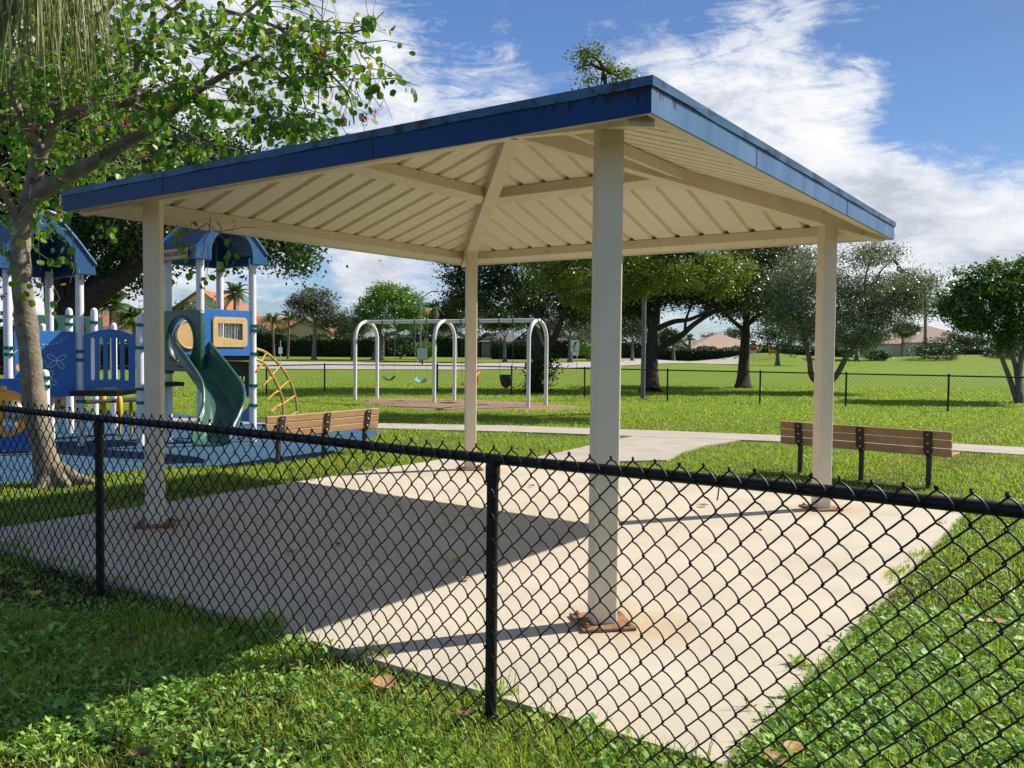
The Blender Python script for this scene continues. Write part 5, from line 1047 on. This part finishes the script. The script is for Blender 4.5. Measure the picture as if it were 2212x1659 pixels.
def shrub(px, py, Y, rx, ry, label, mk='hedge', seed=1, n=1500):
    r = np.random.default_rng(seed); c = P(px, py, Y); R = A([rx * Y / F, rx * Y / F * .8, ry * Y / F]); z0 = TZ1(c[0], c[1])
    t = thing('shrub', label, 'shrub', (c[0], c[1], z0), 'shrubs at the far side'); d = r.normal(size=(n, 3)); d /= np.linalg.norm(d, axis=1)[:, None]; d *= (.7 + .4 * r.random(n))[:, None]
    p = c + d * R * (1 + .15 * np.sin(d[:, :1] * 9 + seed)); p[:, 2] = np.maximum(p[:, 2], z0 + .05); leaves(p, .25, .55, 'foliage', M[mk], t, r=r)
    k = MB(); k.tube([(c[0], c[1], z0 - .1), tuple(c)], [.12, .05], 6); k.build('stem', M['bark_grey'], t)
shrub(865, 745, 100, 30, 22, 'rounded clipped bush right of the bright green tree', seed=1)
shrub(920, 755, 98, 24, 18, 'low bush behind the white sign back', seed=2, mk='bright')
shrub(1275, 755, 96, 30, 18, 'sunlit bush left of the turn arrow sign', seed=3, mk='bright')
shrub(2025, 757, 118, 50, 26, 'big feathery dark shrub on the grass mound', seed=4, n=2600)
shrub(1895, 768, 118, 26, 10, 'low dark bush on the left end of the mound', seed=5)
shrub(2165, 765, 121, 40, 14, 'dark bush behind the stems of the glossy tree', seed=6)
shrub(455, 700, 100, 40, 40, 'leafy bush before the tiled house between the tower poles', seed=7, mk='bright', n=2200)
shrub(400, 690, 96, 30, 40, 'green bush at the foot of the orange tiled gable', seed=8, mk='hedge', n=1800)

# ------------------------------------------------------------------ houses
def house(x0, x1, Y, dep, eave, ridge, kindr, wall, tile, label, wins=(), base_py=None, ridge_x=None, trim=False):
    a = P(x0, eave, Y); b = P(x1, eave, Y); z0 = TZ1((a[0] + b[0]) / 2, Y) - .2; ze = a[2]; zr = P((x0 + x1) / 2, ridge, Y + (dep / 2 if kindr != 'front' else 0))[2]
    cx, w = (a[0] + b[0]) / 2, b[0] - a[0]; t = thing('house', label, 'house', (cx, Y, z0), 'houses beyond the street')
    k = MB(); k.box((cx, Y + dep / 2, (z0 + ze) / 2), (w, dep, ze - z0)); wo = k.build('wall', M[wall], t, smooth=False)
    r = MB(); o = .5
    X0, X1, Y0, Y1 = a[0] - o, b[0] + o, Y - o, Y + dep + o
    if kindr == 'hip':
        ins = min(w, dep) * .5; v = [(X0, Y0, ze), (X1, Y0, ze), (X1, Y1, ze), (X0, Y1, ze), (X0 + ins, (Y0 + Y1) / 2, zr), (X1 - ins, (Y0 + Y1) / 2, zr)]
        r.add(v, [(0, 1, 5, 4), (1, 2, 5), (2, 3, 4, 5), (3, 0, 4), (3, 2, 1, 0)])
    elif kindr == 'side':
        v = [(X0, Y0, ze), (X1, Y0, ze), (X1, Y1, ze), (X0, Y1, ze), (X0, (Y0 + Y1) / 2, zr), (X1, (Y0 + Y1) / 2, zr)]
        r.add(v, [(0, 1, 5, 4), (1, 2, 5), (2, 3, 4, 5), (3, 0, 4), (3, 2, 1, 0)])
    else:
        rx = cx if ridge_x is None else P(ridge_x, ridge, Y)[0]; v = [(X0, Y0, ze - .15), (rx, Y0, zr), (X1, Y0, ze - .15), (X0, Y1, ze - .15), (rx, Y1, zr), (X1, Y1, ze - .15)]
        v2 = [(x, y, z + .22) for x, y, z in v]; r.add(v + v2, [(0, 1, 4, 3), (1, 2, 5, 4), (6, 9, 10, 7), (7, 10, 11, 8), (0, 6, 7, 1), (1, 7, 8, 2), (0, 3, 9, 6), (2, 8, 11, 5), (3, 4, 10, 9), (4, 5, 11, 10)])
        g = MB(); g.prism([(a[0], ze - .01), (b[0], ze - .01), (rx, zr - .03)], (0, Y + .03, 0), (1, 0, 0), (0, 0, 1), (0, 1, 0), dep - .1); g.build('gable', M[wall], wo, smooth=False)
    r.build('roof', M[tile], t, smooth=False)
    for (wx, wy, ww, wh) in wins:
        p = P(wx, wy, Y); s_ = Y / F; f = MB(); W_, H_ = ww * s_, wh * s_
        for (dx, dz, sx, sz) in ((0, H_ / 2, W_ + .16, .1), (0, -H_ / 2, W_ + .16, .1), (-W_ / 2, 0, .1, H_), (W_ / 2, 0, .1, H_)): f.box((p[0] + dx, Y - .03, p[2] + dz), (sx, .1, sz))
        fo = f.build('window', M['trim'], t, smooth=False); q = MB(); q.box((p[0], Y - .005, p[2]), (W_, .02, H_)); q.box((p[0], Y - .03, p[2]), (.05, .03, H_)); q.build('pane', M['glass'], fo, smooth=False)
    return t
house(358, 505, 122, 14, 682, 628, 'front', 'stucco_cream', 'tile_orange', 'tall cream house with orange tiled gable between the tower poles', [(425, 705, 14, 18)], ridge_x=432)
house(505, 615, 126, 12, 722, 684, 'side', 'stucco_cream', 'tile_orange', 'house with low orange tile roof right of the play tower', [(585, 735, 10, 12)])
house(610, 712, 120, 12, 718, 690, 'front', 'stucco_yellow', 'tile_orange', 'pale yellow gabled house behind the thin grey-green tree', [(640, 735, 10, 14), (675, 735, 10, 14)])
house(905, 975, 128, 10, 690, 668, 'side', 'stucco_cream', 'tile_orange', 'upper part of a red tiled house left of the dark oak', [(940, 705, 10, 10)])
house(1040, 1135, 112, 12, 738, 715, 'hip', 'stucco_grey', 'tile_grey', 'grey hip roofed house behind the toddler swing', [(1070, 752, 10, 12), (1100, 752, 10, 12)])
house(1120, 1190, 106, 10, 735, 705, 'front', 'stucco_grey', 'tile_grey', 'grey gabled house front seen through the right swing arch', [(1155, 750, 16, 14)])
house(1185, 1262, 114, 12, 738, 712, 'side', 'stucco_grey', 'tile_grey', 'grey shingled house right of the swing frame', [(1222, 750, 14, 12)])
house(1432, 1486, 165, 12, 752, 726, 'front', 'stucco_cream', 'tile_grey', 'small cream gable with grey roof behind the long hedge')
house(1495, 1650, 170, 16, 752, 722, 'hip', 'stucco_cream', 'tile_salmon', 'wide salmon tiled roof rising over the long hedge')
house(1905, 1965, 158, 10, 742, 722, 'hip', 'stucco_cream', 'tile_tan', 'low tan roofed house left of the feathery shrub')
house(1968, 2125, 155, 16, 740, 704, 'hip', 'stucco_cream', 'tile_tan', 'wide tan tiled house behind the grass mound', [(2090, 750, 14, 10)])
house(170, 330, 75, 10, 705, 675, 'side', 'stucco_cream', 'tile_orange', 'house glimpsed behind the ficus limbs and bridge', [(200, 720, 14, 16)])

# ------------------------------------------------------------------ signs, poles, car
def sign_post(px, base_py, Y, top_py, label, name='road_sign', mt='steel', r=.03, group=None):
    b = P(px, base_py, Y); b[2] = TZ1(b[0], b[1]) - .05; tp_ = P(px, top_py, Y); tp_ = A([b[0], b[1], tp_[2]]); t = thing(name, label, 'sign', b, group); k = MB(); k.tube([b, tp_], r, 8); k.build('pole', M[mt], t); return t, b, tp_
def sgn_plate(t, c, poly, mk, name='plate', d=.02, off=.05):
    k = MB(); k.prism(poly, A(c) + A([0, -off, 0]), (1, 0, 0), (0, 0, 1), (0, -1, 0), d); return k.build(name, M[mk], t, smooth=False)
rect = lambda w, h: [(-w / 2, -h / 2), (w / 2, -h / 2), (w / 2, h / 2), (-w / 2, h / 2)]
Ys = 62
t, b, tp_ = sign_post(1246, 795, Ys, 736, 'white sign with black turn arrow beside the near post'); s_ = Ys / F
c = P(1242, 747, Ys); po = sgn_plate(t, c, rect(18 * s_, 25 * s_), 'sign_white')
k = MB(); k.tube([c + A([-.08, -.085, -.22]), c + A([-.07, -.085, -.02]), c + A([.02, -.085, .12])], .045, 6, up=(0, 1, 0)); k.prism([(-.02, .06), (.1, .2), (.17, .30), (.05, .27), (-.08, .2)], c + A([.0, -.072, 0]), (1, 0, 0), (0, 0, 1), (0, -1, 0), .01); k.prism(rect(.3, .05), c + A([0, -.072, -.34]), (1, 0, 0), (0, 0, 1), (0, -1, 0), .008); k.build('arrow', M['sign_black'], po, smooth=False)
c = P(1243, 764, Ys); sgn_plate(t, c, rect(14 * s_, 8 * s_), 'sign_white', 'lower_plate')
Ys = 112; s_ = Ys / F
t, b, tp_ = sign_post(1628, 768, Ys, 738, 'red octagonal stop sign with green street name blade on top'); c = P(1627, 749, Ys)
po = sgn_plate(t, c, [(9 * s_ * math.cos(math.pi / 8 + i * math.pi / 4), 9 * s_ * math.sin(math.pi / 8 + i * math.pi / 4)) for i in range(8)], 'sign_red'); text('STOP', .36, c + A([0, -.075, 0]), (1, 0, 0), (0, 0, 1), 'lettering', M['sign_white'], po)
sgn_plate(t, P(1627, 738, Ys), rect(14 * s_, 5 * s_), 'sign_green', 'name_blade')
t, b, tp_ = sign_post(1640, 770, 110, 753, 'small yellow diamond sign beside the stop sign'); c = P(1640, 755, 110); sgn_plate(t, c, [(0, -.32), (.32, 0), (0, .32), (-.32, 0)], 'sign_yellow')
t, b, tp_ = sign_post(1670, 770, 118, 752, 'wide yellow warning sign with black double arrow'); c = P(1670, 754, 118); po = sgn_plate(t, c, rect(1.35, .62), 'sign_yellow')
k = MB(); k.prism([(-.5, 0), (-.32, .17), (-.32, .06), (.32, .06), (.32, .17), (.5, 0), (.32, -.17), (.32, -.06), (-.32, -.06), (-.32, -.17)], c + A([0, -.073, 0]), (1, 0, 0), (0, 0, 1), (0, -1, 0), .006); k.build('arrow', M['sign_black'], po, smooth=False)
for s2 in (-1, 1): sgn_plate(t, c + A([s2 * .42, 0, -.62]), [(0, -.3), (.3, 0), (0, .3), (-.3, 0)], 'sign_yellow', 'lower_plate')
t, b, tp_ = sign_post(606, 790, 70, 735, 'small pale green sign on a thin pole before the hedge'); c = P(606, 757, 70); sgn_plate(t, c, rect(.3, .55), 'sign_white')
wb = A([-2.95, 33.3, 0]); t = thing('sign_board', 'blank white back of a board mounted on the thick fence post', 'sign', wb + A([0, 0, 1.05])); c = P(912, 765, 33.2); k = MB(); k.bbox(c, (.40, .03, .46), None, .01); k.build('board', M['sign_white'], t); k = MB(); k.box(c + A([0, .04, -.2]), (.06, .04, .4)); k.build('bracket', M['black_pipe'], t)
lp = A([4.53, 29.4, -.06]); t = thing('light_pole', 'tall grey light pole rising into the forked oak right of the near post', 'light pole', lp); k = MB(); k.tube([lp, lp + A([0, 0, 6.2])], [.08, .07], 12); k.build('pole', M['pole_grey'], t); k = MB(); k.bbox(lp + A([0, 0, .03]), (.32, .32, .05), None, .01); k.build('base_plate', M['pole_grey'], t)
lb = P(908, 775, 85); lb[2] = TZ1(lb[0], lb[1]) - .1; q0 = P(908, 648, 85); t = thing('street_lamp', 'grey street lamp arm curving out right of the bright green tree', 'street lamp', lb); k = MB(); k.tube([lb, q0], [.12, .08], 8); k.build('pole', M['pole_grey'], t); k = MB(); k.tube(catmull([q0, P(916, 640, 85), P(930, 631, 85), P(938, 629.5, 85)], 4), .06, 6); k.build('arm', M['pole_grey'], t); k = MB(); k.bbox(P(942, 629.5, 85), (.6, .28, .12), None, .04); k.build('lamp_head', M['pole_grey'], t)
ub = P(1999, 765, 140); ub[2] = TZ1(ub[0], ub[1]); ut = P(1999, 618, 140); t = thing('utility_pole', 'weathered utility pole with wires running right behind the silvery tree', 'utility pole', ub); k = MB(); k.tube([ub, ut], [.28, .2], 10); k.box(ut + A([0, 0, -.4]), (2.4, .15, .15)); k.build('pole', M['wood_pole'], t)
for py0, py1 in ((628, 625), (642, 642)):
    k = MB(); k.tube(bez(P(1999, py0, 140), P(2200, py1 + 6, 140), P(2500, py1 - 8, 140), 12), .035, 4); k.build('wire', M['black'], t)
cb = P(2178, 772, 124); cb[2] = TZ1(cb[0], cb[1]); t = thing('parked_car', 'plum coloured car parked behind the stems of the glossy tree', 'car', cb)
k = MB(); prof = [(-2.2, .35), (-2.2, .75), (-1.95, .86), (-1.2, .95), (-.6, 1.4), (.75, 1.42), (1.5, .98), (2.15, .88), (2.25, .5), (2.2, .35)]; k.prism(prof, cb + A([0, -.85, 0]), (1, 0, 0), (0, 0, 1), (0, 1, 0), 1.7); k.build('body', M['car_paint'], t, ang=25)
for (x0_, x1_) in ((-.95, -.05), (.05, 1.05)):
    k = MB(); k.prism([(x0_, .98), (x1_, .98), (x1_ - .25, 1.34), (x0_ + .35 if x0_ < -.5 else x0_, 1.34)], cb + A([0, -.858, 0]), (1, 0, 0), (0, 0, 1), (0, 1, 0), .01); k.build('window', M['glass'], t, smooth=False)
for x_ in (-1.35, 1.4):
    for y_ in (-.8, .8):
        k = MB(); k.lathe([(.33, -.1), (.33, .1)], cb + A([x_, y_, .33]), 16, (0, 1, 0)); w_ = k.build('wheel', M['tyre'], t); k = MB(); k.lathe([(.2, -.115), (.2, .115)], cb + A([x_, y_, .33]), 12, (0, 1, 0)); k.build('rim', M['steel'], w_)

# ------------------------------------------------------------------ grass and weeds
def inpoly(x, y, poly):
    ins = np.zeros(len(x), bool); n = len(poly)
    for i in range(n):
        x0, y0 = poly[i][0], poly[i][1]; x1, y1 = poly[(i + 1) % n][0], poly[(i + 1) % n][1]
        c = ((y0 > y) != (y1 > y)) & (x < (x1 - x0) * (y - y0) / (y1 - y0 + 1e-12) + x0); ins ^= c
    return ins
def shrink(poly, d):
    c = sum(A(p)[:2] for p in poly) / len(poly); return [A(p)[:2] + (c - A(p)[:2]) / np.linalg.norm(c - A(p)[:2]) * d for p in poly]
mul2 = [mc + (p - mc) * .93 for p in mul]
SLAB_O = shrink(slab, .0)
excl = [shrink(slab, .16), branch, sw, rub, mul2]
def frust(n, y0, y1, r, margin=.08):
    """random ground points inside the view between two depths, denser with nearness"""
    y = y0 + (y1 - y0) * r.random(n); half = (W / 2 / F + margin) * y + .15; x = (r.random(n) * 2 - 1) * half; w = half * 1.0
    return x, y, w
def noise2(x, y, s, seed): return (np.sin(x * s + seed) * np.cos(y * s * 1.3 + seed * 2) + .6 * np.sin(x * s * 2.3 - y * s * 1.9 + seed * 3) + .4 * np.cos(x * s * 4.1 + y * s * 3.7)) / 2
def grass(y0, y1, dens, hgt, wid, name, seed, lean=.5):
    r = np.random.default_rng(seed); area = (y1 - y0) * ((W / F + .16) * (y0 + y1) / 2 + .3); n = int(area * dens); hmax = (W / 2 / F + .08) * y1 + .15
    n = int((y1 - y0) * 2 * hmax * dens); y = y0 + (y1 - y0) * r.random(n); x = (r.random(n) * 2 - 1) * hmax
    ok = np.abs(x) < (W / 2 / F + .08) * y + .15; x, y = x[ok], y[ok]
    for p in excl:
        k_ = ~inpoly(x, y, p); x, y = x[k_], y[k_]
    e_ = inpoly(x, y, SLAB_O) & (noise2(x, y, 5.0, 3) + .5 * noise2(x, y, 1.3, 8) < .25); x, y = x[~e_], y[~e_]
    pk = noise2(x, y, 1.1, seed) + .5 * noise2(x, y, 3.7, seed + 1); k_ = r.random(len(x)) < np.clip(.75 + .4 * pk, .25, 1); x, y, pk = x[k_], y[k_], pk[k_]
    n = len(x); z = np.where(inpoly(x, y, SLAB_O), 0.0, TZ(x, y)) - .004; h = hgt * r.uniform(.5, 1.3, n) * np.clip(.85 + .45 * pk, .5, 1.5); tall = r.random(n) < .02; h[tall] *= 1.8
    a = r.random(n) * 6.283; ln_ = h * lean * r.uniform(.2, 1.5, n); dx, dy = np.cos(a), np.sin(a); wx, wy = -dy * wid / 2, dx * wid / 2
    b = np.stack([x, y, z], 1); sw_ = np.stack([wx, wy, np.zeros(n)], 1) * r.uniform(.7, 1.3, n)[:, None]
    m_ = b + np.stack([dx * ln_ * .35, dy * ln_ * .35, h * .6], 1); t_ = b + np.stack([dx * ln_, dy * ln_, h * np.clip(1.02 - .18 * lean, .5, 1)], 1)
    vs = np.stack([b - sw_, b + sw_, m_ + sw_ * .8, m_ - sw_ * .8, t_], 1).reshape(-1, 3)
    kind(npmesh(vs, 5, name, M['grass'], faces=[(0, 1, 2, 3), (3, 2, 4)]), 'stuff', 'short green grass blades of the lawn', 'grass')
grass(1.9, 5.2, 5200, .075, .0050, 'grass', 1, .9)
grass(1.9, 5.2, 500, .13, .0055, 'grass', 7, .7)
grass(5.2, 9.0, 2600, .06, .0075, 'grass', 2, .8)
grass(9.0, 16.0, 1700, .06, .0085, 'grass', 3, .8)
grass(16.0, 27.0, 650, .06, .0145, 'grass', 4, .8)
grass(27.0, 42.0, 200, .06, .026, 'grass', 5, .8)
def weeds(y0, y1, dens, size, seed):
    r = np.random.default_rng(seed); hmax = (W / 2 / F + .08) * y1 + .15; n = int((y1 - y0) * 2 * hmax * dens); y = y0 + (y1 - y0) * r.random(n); x = (r.random(n) * 2 - 1) * hmax
    ok = np.abs(x) < (W / 2 / F + .08) * y + .15; x, y = x[ok], y[ok]
    for p in excl[:1] + excl[1:]:
        k_ = ~inpoly(x, y, p); x, y = x[k_], y[k_]
    e_ = inpoly(x, y, SLAB_O) & (noise2(x, y, 5.0, 3) + .5 * noise2(x, y, 1.3, 8) < .25); x, y = x[~e_], y[~e_]
    pk = noise2(x, y, 1.7, 5) + .35 * (x > 0.3) + .1; k_ = r.random(len(x)) < np.clip(.45 + .8 * pk, .05, 1); x, y = x[k_], y[k_]
    n = len(x); nl = 7; X = np.repeat(x, nl); Y_ = np.repeat(y, nl); a = r.random(n * nl) * 6.283; hz = r.uniform(.0, .07, n * nl)
    d = np.stack([np.cos(a), np.sin(a), r.uniform(-.15, 1.1, n * nl)], 1); d /= np.linalg.norm(d, axis=1)[:, None]; off = r.uniform(.0, .03, n * nl)
    b = np.stack([X + d[:, 0] * off, Y_ + d[:, 1] * off, TZ(X, Y_) + hz], 1); s = size * (r.uniform(.55, 1.5, n * nl) * np.repeat(r.uniform(.6, 1.3, n), nl))[:, None]; sdv = np.stack([-np.sin(a), np.cos(a), r.normal(size=n * nl) * .5], 1) * np.repeat(r.uniform(.14, .30, n), nl)[:, None]
    up_ = A([0, 0, .12]); vs = np.stack([b, b + d * s * .4 + sdv * s, b + d * s - up_ * s, b + d * s * .4 - sdv * s], 1).reshape(-1, 3)
    kind(npmesh(vs, 4, 'ground_cover', M['weed']), 'stuff', 'low leafy weeds growing among the grass', 'weeds')
weeds(1.9, 5.5, 520, .034, 1); weeds(5.5, 9.5, 130, .034, 2); weeds(1.9, 5.0, 60, .055, 3)

# ------------------------------------------------------------------ fallen leaves
def fallen(px, py, L_, mk, label, seed, z=None, group='fallen leaves'):
    r = np.random.default_rng(seed); c = G(px, py, -.02 if z is None else z); c[2] += .012
    a = r.random() * 6.28; u = A([math.cos(a), math.sin(a), 0]); v = A([-math.sin(a), math.cos(a), 0]); mb = MB(); K = 9; vs = []
    for i in range(K + 1):
        t_ = i / K; w = .34 * L_ * math.sin(math.pi * t_ ** .85) ** .8 + .002; cu = .35 * L_ * (t_ - .5) ** 2
        for s_ in (-1, 0, 1): vs.append(c + u * (t_ - .5) * L_ + v * s_ * w + A([0, 0, cu + abs(s_) * w * .5 + r.normal() * .002 + .004]))
    mb.add(vs, [(3 * i + j, 3 * i + j + 1, 3 * i + j + 4, 3 * i + j + 3) for i in range(K) for j in range(2)]); mb.tube([c - u * L_ * .5 + A([0, 0, .09 * L_]), c - u * L_ * .75 + A([0, 0, .01])], .0025, 4)
    o = mb.build('fallen_leaf', M[mk], None, c, ang=80); tag(o, label, 'leaf', group)
fl_ = [(828, 1488, .17, 'leaf_tan', 'large tan fallen leaf in grass just left of the middle fence post', None), (2160, 1355, .15, 'leaf_tan', 'tan curled leaf in the grass near the right edge', None), (2095, 1345, .15, 'leaf_brown', 'dark brown leaf in the grass left of the tan leaf at right', None),
       (1005, 1555, .13, 'leaf_brown', 'brown leaf in grass left of the foot of the middle fence post', None), (1670, 1655, .14, 'leaf_tan', 'pale leaf at the near corner of the slab at the bottom edge', None), (1715, 1630, .12, 'leaf_tan', 'tan leaf beside the near corner of the slab', None),
       (268, 1500, .14, 'leaf_brown', 'brown leaf standing in shaded grass at lower left', None), (285, 1385, .11, 'leaf_brown', 'dull leaf in shaded grass near the left fence post', None), (640, 1445, .12, 'leaf_brown', 'brown leaf in shade beyond the sunlit grass edge', None), (300, 1640, .10, 'leaf_brown', 'dark red-brown leaf low in the bottom left grass', None),
       (1283, 1135 + 75, .07, 'leaf_brown', 'small leaf on the sunlit slab left of the near post', 0), (985, 1212, .09, 'leaf_yellow', 'olive yellow leaf in the roof shadow left of the middle fence post', 0), (1008, 1255, .08, 'leaf_tan', 'orange leaf at the edge of the roof shadow on the slab', 0), (628, 1197, .08, 'leaf_tan', 'orange brown leaf in the roof shadow near the left post', 0),
       (732, 1180, .08, 'leaf_brown', 'dark leaf in the middle of the roof shadow', 0), (860, 1095, .07, 'leaf_brown', 'small dark leaf at the far edge of the roof shadow', 0), (600, 1085, .08, 'leaf_brown', 'brown leaf on the slab right of the left post', 0), (520, 1090, .07, 'leaf_brown', 'dark crumpled leaf close right of the left post', 0),
       (1150, 1052, .07, 'leaf_brown', 'small brown leaf on the sunlit slab by the far post', 0), (1520, 1095, .10, 'leaf_tan', 'thin pale stick-like leaf on slab between near and right posts', 0), (75, 1290, .12, 'leaf_yellow', 'yellow leaf in shaded grass at the far left', None), (155, 1235, .06, 'leaf_yellow', 'small yellow leaf at the left slab edge', 0),
       (40, 1165, .10, 'leaf_tan', 'dull tan leaf on the slab at the left edge', 0), (374, 1142, .07, 'leaf_brown', 'brown leaf against the foot plate of the left post', 0), (1640, 1150, .07, 'leaf_brown', 'tiny leaf on bright slab left of the right post', 0)]
for i, (px, py, L_, mk, lab, z) in enumerate(fl_): fallen(px, py, L_, mk, lab, 100 + i, z)

for o in _tmp:
    if '_o' in o: del o['_o']
